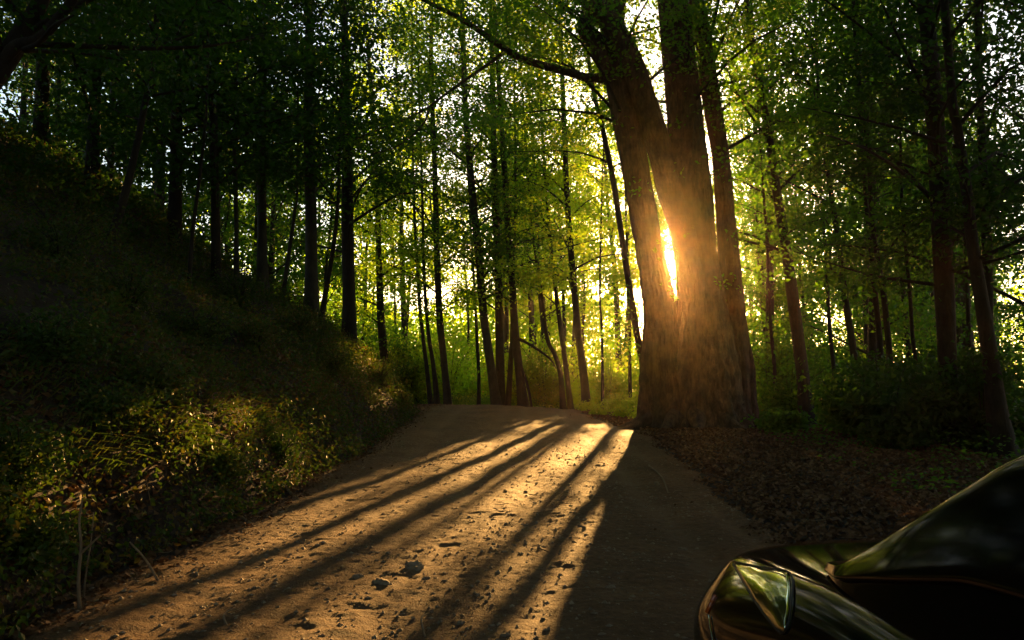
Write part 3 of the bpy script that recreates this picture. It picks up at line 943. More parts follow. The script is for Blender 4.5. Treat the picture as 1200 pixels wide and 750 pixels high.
TREES = [
    # name label base Y path widths crown(z0, ztop, spread, limbs, leaves per limb) mat
    ("slender_tree", "dark short trunk standing alone just behind the end of the bank", (452, 470), 36, [(450, 420), (446, 370), (444, 300), (440, 180)], [11, 10, 9, 7, 6], (3.2, 0, 3.6, 28, 300), 'leaf_sunlit'),
    ("slender_tree", "left one of the thin pair of trunks at the left end of the road crest", (505, 478), 35, [(500, 430), (493, 372), (489, 310), (484, 200)], [6, 5, 4.5, 4, 3], (3.4, 0, 2.6, 19, 280), 'leaf_sunlit'),
    ("slender_tree", "right one of the thin pair of trunks at the left end of the road crest", (513, 478), 34.4, [(508, 430), (502, 390), (497, 320), (494, 200)], [7, 5, 4.5, 4, 3], (3.6, 0, 2.6, 19, 280), 'leaf_sunlit'),
    ("slender_tree", "dark straight tree on the crest right of the thin pair of trunks", (526, 478), 34, [(521, 430), (515, 370), (512, 300), (509, 180), (505, 60)], [10, 8, 8, 7.5, 6, 5], (3.2, 0, 3.2, 28, 300), 'leaf_sunlit'),
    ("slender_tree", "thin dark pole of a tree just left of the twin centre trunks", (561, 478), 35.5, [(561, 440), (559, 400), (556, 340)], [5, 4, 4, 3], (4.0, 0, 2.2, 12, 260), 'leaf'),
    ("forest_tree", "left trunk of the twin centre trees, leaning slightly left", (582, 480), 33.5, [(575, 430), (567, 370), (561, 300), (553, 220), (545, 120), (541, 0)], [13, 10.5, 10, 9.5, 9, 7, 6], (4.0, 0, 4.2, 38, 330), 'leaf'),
    ("forest_tree", "right upright trunk of the twin centre trees", (587, 480), 34.5, [(586, 430), (585, 360), (583, 300), (580, 220), (577, 100), (576, 0)], [11, 10.5, 10, 9, 8, 7, 6], (4.0, 0, 4.2, 38, 330), 'leaf_sunlit'),
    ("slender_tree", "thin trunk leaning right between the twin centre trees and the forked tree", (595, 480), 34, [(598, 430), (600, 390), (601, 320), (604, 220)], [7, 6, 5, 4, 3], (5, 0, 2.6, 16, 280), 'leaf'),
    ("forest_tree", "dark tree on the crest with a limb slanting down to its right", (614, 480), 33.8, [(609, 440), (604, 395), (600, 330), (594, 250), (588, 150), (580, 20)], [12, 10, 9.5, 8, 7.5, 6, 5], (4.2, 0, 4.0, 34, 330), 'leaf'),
    ("slender_tree", "crooked slim tree right of the centre group, bent to the left", (660, 480), 35, [(657, 440), (650, 415), (641, 396), (634, 340), (622, 250)], [7, 6, 5.5, 5, 4, 3], (3.4, 0, 2.8, 22, 280), 'leaf_sunlit'),
    ("slender_tree", "slim tree leaning left with its neighbour, middle of the right centre group", (669, 480), 34.5, [(663, 430), (657, 385), (650, 330), (642, 250), (634, 120)], [7, 6, 6, 5, 4, 3], (3.6, 0, 3.0, 24, 280), 'leaf_sunlit'),
    ("forest_tree", "sturdier reddish tree where the leaf litter meets the crest of the road", (688, 484), 33, [(684, 440), (678, 395), (672, 330), (665, 240), (660, 120), (655, 0)], [11, 9.5, 9, 8, 7, 6, 5], (4.2, 0, 3.6, 30, 300), 'leaf_sunlit'),
    ("slender_tree", "very thin sapling right of the reddish tree on the crest", (706, 486), 34, [(706, 440), (705, 380), (703, 320)], [4, 3.5, 3, 2.5], (4, 0, 2.0, 12, 240), 'leaf_sunlit'),
    ("slender_tree", "thin pale sapling standing close to the left side of the massive tree", (739, 488), 33, [(738, 430), (738, 370), (735, 300)], [4.5, 4, 3.5, 3], (5, 0, 2.0, 12, 240), 'leaf_sunlit'),
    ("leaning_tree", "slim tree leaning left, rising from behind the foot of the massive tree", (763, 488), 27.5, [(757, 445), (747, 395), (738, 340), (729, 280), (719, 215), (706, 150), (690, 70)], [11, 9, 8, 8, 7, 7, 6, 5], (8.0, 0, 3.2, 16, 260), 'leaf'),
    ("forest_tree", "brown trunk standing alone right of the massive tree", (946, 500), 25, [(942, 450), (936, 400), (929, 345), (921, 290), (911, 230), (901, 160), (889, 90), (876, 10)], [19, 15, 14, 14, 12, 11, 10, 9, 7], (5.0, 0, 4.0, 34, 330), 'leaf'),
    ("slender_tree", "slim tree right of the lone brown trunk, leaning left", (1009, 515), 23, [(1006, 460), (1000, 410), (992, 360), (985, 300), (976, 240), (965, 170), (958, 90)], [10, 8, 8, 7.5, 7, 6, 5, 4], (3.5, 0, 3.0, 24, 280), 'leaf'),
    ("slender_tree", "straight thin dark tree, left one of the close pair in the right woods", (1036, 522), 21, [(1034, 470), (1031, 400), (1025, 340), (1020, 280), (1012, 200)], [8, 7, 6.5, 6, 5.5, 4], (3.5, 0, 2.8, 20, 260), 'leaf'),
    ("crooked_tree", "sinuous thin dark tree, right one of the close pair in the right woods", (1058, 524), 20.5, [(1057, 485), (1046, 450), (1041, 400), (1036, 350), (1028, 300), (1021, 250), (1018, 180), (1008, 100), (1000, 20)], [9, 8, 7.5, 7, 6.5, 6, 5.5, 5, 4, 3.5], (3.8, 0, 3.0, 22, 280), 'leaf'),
    ("forest_tree", "thick straight black trunk near the right side of the picture", (1113, 535), 17.5, [(1112, 480), (1110, 420), (1107, 350), (1103, 270), (1099, 190), (1093, 110), (1086, 20)], [25, 21, 20, 22, 22, 21, 19, 17], (3.4, 0, 4.2, 34, 330), 'leaf_shaded'),
    ("leaning_tree", "black tree leaning left beside the right edge of the picture", (1178, 540), 16, [(1168, 480), (1162, 430), (1150, 350), (1140, 290), (1132, 220), (1122, 150), (1112, 70)], [30, 22, 18, 15, 13, 12, 11, 10], (3.5, 0, 3.8, 28, 320), 'leaf_shaded'),
    ("slender_tree", "straight dark trunk crossing behind the black leaning tree at the right edge", (1160, 530), 19, [(1159, 470), (1158, 400), (1157, 320), (1155, 250), (1150, 150)], [13, 11, 11, 12, 11, 9], (4, 0, 3.2, 22, 300), 'leaf_shaded'),
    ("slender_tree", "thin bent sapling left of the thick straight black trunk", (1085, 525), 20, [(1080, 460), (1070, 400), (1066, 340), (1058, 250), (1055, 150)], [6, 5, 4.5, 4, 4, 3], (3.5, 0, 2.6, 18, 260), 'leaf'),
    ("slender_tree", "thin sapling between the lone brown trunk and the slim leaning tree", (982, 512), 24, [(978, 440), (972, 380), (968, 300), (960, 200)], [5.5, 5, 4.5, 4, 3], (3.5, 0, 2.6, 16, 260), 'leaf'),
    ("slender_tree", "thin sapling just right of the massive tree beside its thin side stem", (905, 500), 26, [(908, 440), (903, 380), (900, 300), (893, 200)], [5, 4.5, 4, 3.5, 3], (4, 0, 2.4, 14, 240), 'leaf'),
    ("slender_tree", "thin straight sapling between the thick black trunk and the black leaning tree", (1140, 530), 21, [(1138, 460), (1135, 380), (1131, 290), (1127, 180)], [6, 5, 5, 4, 3], (3.5, 0, 2.6, 16, 260), 'leaf_shaded'),
    ("forest_tree", "dark leafy tree cut off by the right edge of the picture", (1232, 540), 19, [(1230, 460), (1226, 380), (1222, 280), (1217, 160), (1210, 40)], [18, 16, 15, 14, 12, 10], (3.0, 0, 4.4, 40, 330), 'leaf_shaded'),
    ("forest_tree", "pale grey trunk standing straight on the upper part of the left bank", (307, 345), 22.5, [(307, 280), (307, 210), (307, 140), (308, 60), (308, 0)], [13, 11, 11, 10.5, 10, 9], (3.2, 0, 3.8, 34, 330), 'leaf_shaded'),
    ("forest_tree", "dark thick trunk on the bank right of the pale grey trunk", (365, 375), 24, [(365, 300), (364, 230), (362, 160), (362, 80)], [17, 14, 13.5, 13, 11], (3.4, 0, 4.0, 34, 330), 'leaf_shaded'),
    ("forest_tree", "dark trunk at the right end of the bank hung with leaves", (410, 410), 25.5, [(409, 340), (407, 260), (407, 180), (405, 90)], [17, 15, 14, 13, 10], (2.6, 0, 4.2, 38, 340), 'leaf_shaded'),
    ("crooked_tree", "curved thin tree between the two dark trunks on the bank", (375, 395), 23, [(382, 340), (392, 280), (397, 220), (398, 150)], [7, 6, 5, 4.5, 4], (3.0, 0, 2.6, 18, 280), 'leaf_shaded'),
    ("slender_tree", "thin upright tree just left of the pale grey trunk on the bank", (277, 332), 21, [(277, 270), (276, 200), (276, 120)], [6, 5, 5, 4], (2.4, 0, 2.6, 20, 280), 'leaf_shaded'),
    ("slender_tree", "thin tree leaning right between the pale grey and the dark trunk", (330, 350), 23.5, [(338, 300), (345, 250), (349, 190)], [5, 4.5, 4, 3], (3, 0, 2.4, 16, 260), 'leaf_shaded'),
    ("slender_tree", "thin bare stem leaning right on the dark middle slope of the bank", (221, 325), 16.5, [(226, 270), (233, 215), (240, 150), (243, 80)], [5, 4.5, 4, 3.5, 3], (2.6, 0, 2.8, 22, 300), 'leaf_shaded'),
    ("slender_tree", "dark leaning tree on the slope left of the thin bare stem", (125, 300), 15, [(143, 240), (158, 180), (172, 110), (182, 40)], [11, 9, 8, 7, 6], (2.2, 0, 3.4, 30, 330), 'leaf_shaded'),
    ("forest_tree", "upright dark trunk high on the bank near the left edge", (47, 175), 19, [(49, 120), (51, 60), (54, 0), (56, -70)], [17, 15, 14, 13, 12], (2.6, 0, 3.6, 30, 320), 'leaf_shaded'),
    ("forest_tree", "dark trunk in deep shade high on the bank left of the leaning tree", (108, 215), 19, [(110, 150), (112, 80), (113, 0)], [16, 14, 13, 12], (1.6, 0, 3.6, 36, 340), 'leaf_shaded'),
    ("forest_tree", "black trunk in deep shade on the skyline of the bank", (205, 270), 20, [(206, 200), (207, 120), (206, 20)], [16, 14, 13, 11], (1.8, 0, 3.8, 38, 340), 'leaf_shaded'),
    ("forest_tree", "black trunk hidden in leaves above the middle of the bank", (255, 300), 19.5, [(252, 230), (250, 150), (249, 60)], [12, 10, 10, 9], (1.8, 0, 3.6, 36, 340), 'leaf_shaded'),
]


def limb_right(wd):
    pts = [(604, 395), (618, 402), (634, 412), (646, 422), (652, 432)]
    wd.tube([P(x, y, 33.7) for x, y in pts], [v / F * 34 / 2 for v in (5, 3.5, 3, 2.2, 1)], 16, 5, .04)
    wd.tube([P(609, 425, 33.7), P(618, 450, 33.6), P(624, 482, 33.5)], [v / F * 34 / 2 for v in (3.5, 3.5, 3)], 10, 5, .04)


for i, (nm, lab, bp, Y, path, wp, cr, mt) in enumerate(TREES):
    ex = limb_right if "limb slanting" in lab else None
    bk = 'bark_grey' if 'pale grey' in lab else 'bark'
    make_tree(nm, lab, "tree", bp, Y, path, wp, cr, mat=mt, seed=31 + i * 7, extra=ex, barkm=bk, sides=12 if Y < 22 else 9,
              top_extra=9.0 if path[-1][1] > 60 else 5.0)


# ---- near dark tree at the upper left with its two slanting limbs
def near_left():
    Yn = 9.0
    bx = -7.4; bz = tz(bx, Yn)
    base = Vector((bx, Yn, bz - .1))
    root = thing("leaning_tree", "near black tree slanting across the top left corner with a forked limb", "tree", base)
    wd = Wood()
    p1 = [base, P(-60, 150, Yn), P(-5, 85, Yn), P(25, 40, Yn), P(48, 0, Yn), P(80, -80, Yn), P(110, -220, Yn)]
    wd.tube(p1, [.16, .15, .13, .11, .09, .07, .03], 40, 12, .08, .3, 3)
    wd.tube([P(-8, 88, Yn), P(18, 55, Yn - .1), P(45, 46, Yn - .2), P(70, 20, Yn - .3), P(88, -5, Yn - .4), P(120, -60, Yn - .4)], [.09, .07, .06, .055, .05, .03], 30, 8, .06)
    wd.tube([P(28, 58, Yn - .15), P(45, 50, Yn - .5), P(63, 30, Yn - 1), P(86, 18, Yn - 1.2)], [.03, .025, .02, .01], 14, 6, .05)
    q, r = spline(p1, [.1] * len(p1), 40)
    lp = grow(wd, q, .12, q[-1][2] - 3.2, q[-1][2], 2.8, 24, 330, 991, clump=.45)
    L = [lp]
    for (x, y) in ((90, 40), (130, 10), (150, 60), (20, 10), (300, 20), (330, 50)):
        c = np.array(tuple(P(x, y, Yn - .5)))
        L.append(c + rng.normal(size=(60, 3)) * np.array([.3, .4, .15]))
    lp = np.concatenate(L)
    lp = lp[sun_gap(lp)]
    link("trunk", wd.mesh("trunk", base), M['bark'], root)
    leaf_object("crown", lp, rng.uniform(.06, .11, len(lp)), M['leaf_shaded'], .4, root, base)


near_left()


# ---- woods behind: individually placed trees with shared labels for what nothing tells apart
def scatter_tree(x, y, h, r, lean, crown, mat, label, group, seed, name="forest_tree", lsize=(.10, .17)):
    bz = tz(x, y)
    base = Vector((x, y, bz - .2))
    root = thing(name, label, "tree", base, group)
    R = random.Random(seed)
    pts = [base]
    for k in range(1, 6):
        f = k / 5
        pts.append(base + Vector((lean * h * f ** 1.3 + R.uniform(-.12, .12), R.uniform(-.15, .15), h * f)))
    rad = [r * (1 - .75 * k / 5) for k in range(6)]
    wd = Wood(); q, rr = spline(pts, rad, 18)
    wd.tube(q, rr, 18, 7, .06, .3, seed)
    z0, spread, nl, per = crown
    lp = grow(wd, q, r, bz + z0, bz + h, spread, nl, per, seed + 1)
    lp = lp[sun_gap(lp)]; lp = lp[sun_line(lp)]; lp = thin_top(lp)
    LEAVES[0] += len(lp)
    link("trunk", wd.mesh("trunk", base), M['bark'], root)
    leaf_object("crown", lp, rng.uniform(lsize[0], lsize[1], len(lp)), M[mat], .4, root, base)
    return root


MARKS = [(-60, "left edge"), (110, "deep shaded trunk"), (205, "black skyline trunk"), (307, "pale grey trunk"), (365, "thick bank trunk"),
         (410, "leaf hung trunk"), (450, "short dark trunk"), (509, "thin pair"), (584, "twin centre trees"), (612, "forked crest tree"),
         (688, "reddish crest tree"), (820, "massive tree"), (943, "lone brown trunk"), (1009, "slim leaning tree"), (1047, "close dark pair"),
         (1112, "thick black trunk"), (1170, "black leaning tree"), (1260, "right edge")]
ORD = ["first", "second", "third", "fourth", "fifth", "sixth", "seventh", "eighth", "ninth", "tenth", "eleventh", "twelfth", "thirteenth", "fourteenth", "fifteenth", "sixteenth", "seventeenth", "eighteenth"]


def name_by_neighbours(kind, items):
    """items: (px, object); each is told by its order between two landmarks of the wood"""
    for a, b in zip(MARKS[:-1], MARKS[1:]):
        inside = sorted([it for it in items if a[0] <= it[0] < b[0]], key=lambda it: it[0])
        for k, (px, o_) in enumerate(inside):
            if k < len(ORD):
                o_['label'] = "%s %s to the right of the %s" % (ORD[k], kind, a[1])


def u_of(x, y):
    return x * math.cos(SUN_AZ) - y * math.sin(SUN_AZ)


R = random.Random(5)
cnt = 0
placed = []
far_items = []
bush_items = []
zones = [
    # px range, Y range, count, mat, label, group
    ((430, 640), (42, 70), 15, 'leaf_sunlit', "tree deep in the woods seen beyond the middle of the road crest", "trees in the woods beyond the road crest"),
    ((640, 760), (42, 75), 11, 'leaf_sunlit', "thin tree deep in the woods between the centre group and the massive tree", "trees in the woods left of the massive tree"),
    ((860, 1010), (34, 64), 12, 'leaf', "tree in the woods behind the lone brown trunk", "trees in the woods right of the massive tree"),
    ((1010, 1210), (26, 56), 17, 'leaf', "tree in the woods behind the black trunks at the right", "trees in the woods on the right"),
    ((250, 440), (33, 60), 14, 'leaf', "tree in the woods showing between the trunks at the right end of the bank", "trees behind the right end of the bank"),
    ((0, 250), (24, 44), 14, 'leaf_shaded', "dark tree high on the left hillside behind the bank", "trees high on the left hillside"),
]
for (pr0, yr0, n_, mt, lab, grp) in zones:
    k = 0; tries = 0
    while k < n_ and tries < 4000:
        tries += 1
        y = R.uniform(*yr0); px = R.uniform(*pr0); x = (px - 600) / F * y
        if any((x - a) ** 2 + (y - b) ** 2 < 5.5 for a, b in placed): continue
        u = u_of(x, y)
        if -5.3 < u < -1.7 and R.random() < 0.82: continue
        if -0.4 < u < 0.5: continue
        placed.append((x, y))
        h = R.uniform(15, 24)
        far_items.append((px, scatter_tree(x, y, h, R.uniform(.10, .24), R.uniform(-.07, .05), (R.uniform(6.0, 8.5) if mt == 'leaf_sunlit' else R.uniform(1.2, 3.0), R.uniform(2.8, 4.2), 22 if mt == 'leaf_sunlit' else 28, 190), mt, lab, grp, 900 + cnt * 3, lsize=(.16, .27))))
        cnt += 1; k += 1


name_by_neighbours("tree of the woods behind, counted", far_items)

# ---- saplings and bushes
def bush(x, y, h, spread, n_stem, per, mat, label, group, seed, lsize=(.07, .13), name="bush"):
    bz = tz(x, y)
    base = Vector((x, y, bz))
    R2 = np.random.default_rng(seed)
    root = thing(name, label, "bush", base, group)
    wd = Wood(); L = []
    for k in range(n_stem):
        az = R2.random() * 6.28; sp = spread * (.3 + .7 * R2.random()); hh = h * (.55 + .45 * R2.random())
        end = np.array([x + math.cos(az) * sp, y + math.sin(az) * sp, bz + hh])
        mid = np.array([x + math.cos(az) * sp * .35, y + math.sin(az) * sp * .35, bz + hh * .6])
        b0 = np.array([x + math.cos(az) * .05, y + math.sin(az) * .05, bz - .05])
        wd.tube([b0, mid, end], [.008 + .004 * h, .005 + .003 * h, .003], 7, 5)
        for t in range(4):
            u = .15 + .85 * R2.random()
            c = (1 - u) ** 2 * b0 + 2 * u * (1 - u) * mid + u * u * end
            L.append(c + R2.normal(size=(per // 4, 3)) * np.array([.2, .2, .09]) * (.6 + .4 * h))
    lp = np.concatenate(L)
    lp[:, 2] = np.maximum(lp[:, 2], terrain(lp[:, 0], lp[:, 1]) + .03)
    lp = lp[sun_gap(lp, .2)]; lp = lp[sun_line(lp)]
    LEAVES[0] += len(lp)
    link("stem", wd.mesh("stem", base), M['bark'], root)
    leaf_object("foliage", lp, rng.uniform(lsize[0], lsize[1], len(lp)), M[mat], .4, root, base)
    return root


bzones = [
    ((425, 560), (36.5, 50), 18, (1.5, 5.0), 'leaf_sunlit', "leafy bush lit green beyond the left half of the road crest", "bushes beyond the left half of the crest"),
    ((560, 760), (36.5, 52), 22, (1.2, 4.5), 'leaf_sunlit', "leafy bush lit yellow green beyond the right half of the road crest", "bushes beyond the right half of the crest"),
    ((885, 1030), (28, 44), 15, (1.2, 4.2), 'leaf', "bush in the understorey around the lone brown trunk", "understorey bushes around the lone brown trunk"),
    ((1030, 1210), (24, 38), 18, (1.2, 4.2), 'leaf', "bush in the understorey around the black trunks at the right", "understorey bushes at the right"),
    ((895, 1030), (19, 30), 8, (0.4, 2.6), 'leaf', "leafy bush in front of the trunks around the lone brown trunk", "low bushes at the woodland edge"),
    ((1030, 1215), (16, 27), 13, (0.4, 2.8), 'leaf_shaded', "low bush in front of the black trunks at the right", "low bushes at the woodland edge"),
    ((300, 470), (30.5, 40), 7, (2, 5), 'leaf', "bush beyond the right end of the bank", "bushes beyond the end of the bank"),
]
for (pr0, yr0, n_, hr, mt, lab, grp) in bzones:
    k = 0; tries = 0
    while k < n_ and tries < 3000:
        tries += 1
        y = R.uniform(*yr0); x = (R.uniform(*pr0) - 600) / F * y
        if (x - 5.5) ** 2 + (y - 24) ** 2 < 9: continue
        if x / y < .31 and x > 0 and y < 26: continue
        if y < 36.3 and -20 < x < 4.5: continue
        h = R.uniform(*hr)
        bush_items.append((600 + x / y * F, bush(x, y, h, h * .45 + .4, 11, 165, mt, lab, grp, 3000 + cnt, (.11, .20))))
        cnt += 1; k += 1

name_by_neighbours("tall leafy bush, counted", bush_items)

# weeds where the road's right edge goes over the rise
for k, (px, Y, h) in enumerate([(702, 30, .35), (716, 31.5, .5), (728, 29.5, .4), (742, 30.5, .6), (735, 32.5, .7), (688, 32, .35), (722, 33.5, .8), (750, 28.5, .45)]):
    x = (px - 600) / F * Y
    o_ = bush(x, Y, h, h * .7, 9, 90, 'leaf_sunlit', "weed", "weeds on the right edge of the road crest", 6000 + k, (.05, .10))
    o_['label'] = "sunlit weed clump on the litter at the crest, %s from the front" % ORD[[7, 2, 0, 3, 1, 5, 4, 6].index(k)]

# bushes on the bank
for (px, py, h, lab, grp) in [
    (350, 385, .7, "bush catching yellow sunlight high on the bank below the dark trunk", None),
    (300, 400, .6, "dim green bush on the bank left of the sunlit one", None),
    (445, 440, .8, "rounded green bush at the right end of the bank", None),
    (470, 465, .55, "small green bush where the bank meets the road crest", None),
    (390, 430, .7, "drooping bush on the bank between the trunk foot and its right end", None),
    (190, 520, .5, "yellow green bush on the lower bank with sun on its top", None),
    (130, 500, .55, "dull green bush on the lower bank above the bare upright stem", None),
    (20, 560, .5, "bush with brown hanging leaves at the left edge of the picture", None),
    (35, 650, .35, "low bush at the foot of the bank in the lower left corner", None),
    (330, 530, .5, "sunlit bush above the foot of the bank in the middle", None),
    (260, 545, .45, "bush hanging over the fallen sticks at the foot of the bank", None),
    (70, 300, .9, "dark sapling bush on the upper bank near the left edge", None),
    (150, 360, .8, "dim leafy bush on the upper bank below the dark leaning tree", None),
    (235, 395, .7, "dim bush in the middle of the dark bank", None),
    (60, 420, .6, "low dark bush left of the dead branch on the bank", None),
    (180, 460, .5, "low bush below the dead branch on the bank", None),
    (280, 350, .8, "dark bush at the foot of the thin upright tree on the bank", None),
]:
    gp = ground_hit(px, py + 12)
    bush(gp[0], gp[1], h, h * .8, 18, 110, 'leaf_bank', lab, grp, 4000 + px, (.03, .07))


# ---- sticks and bare stems on the bank
def stick(pts_px, w_px, label, name="stick", cat="stick", lift=0.0, side=None, Yfix=None):
    gp = ground_hit(*pts_px[0])
    Y = gp[1]
    pts = [Vector(gp)]
    for (px, py) in pts_px[1:]:
        g2 = ground_hit(px, py) if Yfix is None else None
        pts.append(Vector(g2) + Vector((0, 0, .02)) if g2 is not None else P(px, py, Y - .05))
    pts[0].z -= .01
    wd = Wood()
    wd.tube(pts, [w_px / F * Y / 2 * (1 - .6 * k / (len(pts) - 1)) for k in range(len(pts))], 18, 7, .12)
    if side:
        wd.tube([P(x, y, Y - .05) for x, y in side], [w_px / F * Y / 3, w_px / F * Y / 5], 4, 5, .1)
    o = link(name, wd.mesh(name), M['twig'])
    tag(o, label, cat)


stick([(94, 715), (92, 680), (95, 640), (93, 610), (97, 585)], 4.5, "bare upright stem rising from the foot of the bank at the lower left", "bare_stem", "plant stem", Yfix=1, side=[(93, 650), (118, 627)])
stick([(98, 700), (101, 670), (106, 640), (110, 600)], 2.5, "thinner bare stem close beside the upright one at the lower left", "bare_stem", "plant stem", Yfix=1)
stick([(186, 680), (170, 655), (152, 635)], 3.5, "straight stick slanting up the foot of the bank right of the bare stems", Yfix=1)
stick([(298, 617), (285, 609), (270, 603)], 4, "short pale stick lying at the foot of the bank in the middle")
stick([(342, 578), (325, 560), (318, 545)], 3, "brown stick leaning on the bank above the road edge")
stick([(286, 542), (262, 530), (240, 515), (228, 500)], 2.5, "thin curved dry stem trailing over the sunlit part of the bank")
stick([(70, 530), (30, 500), (0, 485)], 4.5, "long dark stick lying across the bank at the left edge")
stick([(218, 325), (222, 300), (227, 270)], 3, "pale dead stem catching light on the upper bank", "bare_stem", "plant stem", Yfix=1)
stick([(268, 735), (262, 724), (276, 716)], 3, "little twig lying on the road near the lower left")
stick([(498, 745), (494, 728), (502, 722)], 3, "little forked twig on the road at the bottom edge")

stick([(905, 560), (935, 556), (968, 562)], 3, "crooked grey stick lying in the leaf litter ahead of the car")
stick([(800, 530), (822, 524), (846, 527)], 2.5, "short stick in the litter in front of the massive tree")
stick([(760, 545), (775, 560), (783, 579)], 2.5, "thin stick lying where the litter meets the shaded road")
stick([(250, 600), (232, 592), (214, 588)], 3, "dry stick lying under the weeds at the foot of the bank")
stick([(120, 420), (160, 436), (205, 440)], 4, "dead branch lying across the dark middle of the bank")
stick([(150, 560), (175, 548), (196, 530)], 3, "dry branch sloping through the weeds of the lower bank")


def twigs():
    n = 1500
    y = 3.5 + 24 * rng.random(n) ** 1.4
    x = rng.uniform(-5, 8.5, n)
    k = (rng.random(n) < np.where(road_mask(x, y) > .5, .07, .8)) & (x > toe(y) - .3)
    wd = Wood()
    for a_, b_ in zip(x[k], y[k]):
        th = rng.random() * 6.28; L = rng.uniform(.06, .32)
        f = road_z if road_mask(np.array([a_]), np.array([b_]))[0] > .5 else ground_z
        p = []
        for t in (-.5, 0, .5):
            xx = a_ + math.cos(th) * L * t + rng.normal() * .01; yy = b_ + math.sin(th) * L * t + rng.normal() * .01
            p.append((xx, yy, float(f(np.array([xx]), np.array([yy]))[0]) + .015 + .02 * rng.random()))
        wd.tube(p, [.005, .004, .002], 4, 4)
    o = link("fallen_twigs", wd.mesh("fallen_twigs"), M['twig'])
    tag(o, "small broken twigs strewn through the litter and along the road edges", kind='stuff')


twigs()

# ---- woods round the place, which shut out the sky behind and beside the camera
def surrounding():
    wd = Wood(); L = []
    Rr = random.Random(77)
    k = 0
    while k < 50:
        a_ = Rr.uniform(0, 6.283); d_ = Rr.uniform(9, 34)
        x = d_ * math.cos(a_); y = d_ * math.sin(a_) * 1.0 - 2
        if y > 0 and abs(x) < y * .66 + 5: continue
        if abs(x - 0.0) < 4.5: continue
        bz = tz(x, y); h = Rr.uniform(14, 20)
        base = np.array([x, y, bz - .2])
        q = [base, base + np.array([Rr.uniform(-.5, .5), Rr.uniform(-.5, .5), h * .5]), base + np.array([Rr.uniform(-1, 1), Rr.uniform(-1, 1), h])]
        q2, r2 = spline(q, [.25, .18, .04], 10)
        wd.tube(q2, r2, 10, 7, .05, .3, k)
        L.append(grow(wd, q2, .2, bz + 3.0, bz + h, 6.5, 20, 60, 7000 + k, clump=.9, twigs=False))
        k += 1
    for k in range(26):      # tall trees whose crowns close over the road
        y = Rr.uniform(-16, 21); sgn = -1 if k % 2 else 1
        x = sgn * Rr.uniform(5.5, 9)
        if abs(x) < y * .66 + 1.5: x = sgn * (y * .66 + Rr.uniform(1.5, 3))
        if abs(x) > 17: continue
        bz = tz(x, y); h = Rr.uniform(17, 22) + (x < 0) * 1
        base = np.array([x, y, bz - .2])
        q2, r2 = spline([base, base + np.array([-.4 * sgn, 0, h * .5]), base + np.array([-2.0 * sgn, 0, h])], [.28, .2, .04], 10)
        wd.tube(q2, r2, 10, 7, .05, .3, 300 + k)
        L.append(grow(wd, q2, .2, bz + max(9.5, y * .5 + 5), bz + h, 9.5, 18, 100, 7500 + k, clump=1.0, azi=(math.pi if sgn > 0 else 0), twigs=False))
    lp = np.concatenate(L)
    lp = lp[sun_gap(lp)]
    inframe = (lp[:, 1] > 2) & (np.abs(lp[:, 0]) < lp[:, 1] * .66 + .3) & (lp[:, 2] < CAMZ + lp[:, 1] * .50 + .3)
    lp = lp[~inframe]
    V = leaf_geo(lp, rng.uniform(.44, .68, len(lp)), .5)
    me1 = np.concatenate(wd.V); q1 = np.concatenate(wd.Q)
    me = mesh_from("surrounding_woods", np.concatenate([me1, V]), [q1, leaf_faces(len(lp)) + len(me1)], {"rnd": np.concatenate([np.zeros(len(me1)), np.repeat(rng.random(len(lp)), 4)])})
    me.materials.append(M['bark']); me.materials.append(M['leaf'])
    mi = np.zeros(len(me.polygons), np.int32); mi[len(q1):] = 1
    me.polygons.foreach_set("material_index", mi)
    o = bpy.data.objects.new("surrounding_woods", me); col.objects.link(o)
    tag(o, "mass of woods on either side of and behind the road", kind='stuff')


surrounding()


def far_wood():
    n = 115000
    y = rng.uniform(68, 80, n)
    f_ = rng.uniform(-0.42, 0.68, n)
    f_[:62000] = rng.uniform(-0.24, 0.16, 62000)
    x = f_ * y
    zg = terrain(x, y)
    cl = fbm(x * 0.22, y * 0.22, 3, 120)
    top = 9.0 + 5.5 * sstep((np.abs(x / y + .02) - .12) / .15) + (3.0 + 6 * sstep((np.abs(x / y + .02) - .12) / .15)) * np.clip(0.5 + 0.9 * fbm(x * 0.12, y * 0.10, 3, 121), 0, 1)
    z = zg + top * rng.random(n)
    den = fbm(x * 0.5, z * 0.8 + y, 3, 122)
    k = (rng.random(n) < np.clip(.6 + 1.3 * den, .05, 1))
    Pn = np.stack([x, y, z], -1)[k]
    Pn = Pn[sun_line(Pn)]
    Pn = Pn[sun_gap(Pn)]
    o = leaf_object("distant_foliage", Pn, rng.uniform(.30, .50, len(Pn)), M['leaf_sunlit'], .3)
    tag(o, "far off sunlit wood that reads as one mass of leaves behind all the trunks", kind='stuff')


far_wood()
print("LEAVES", LEAVES[0])

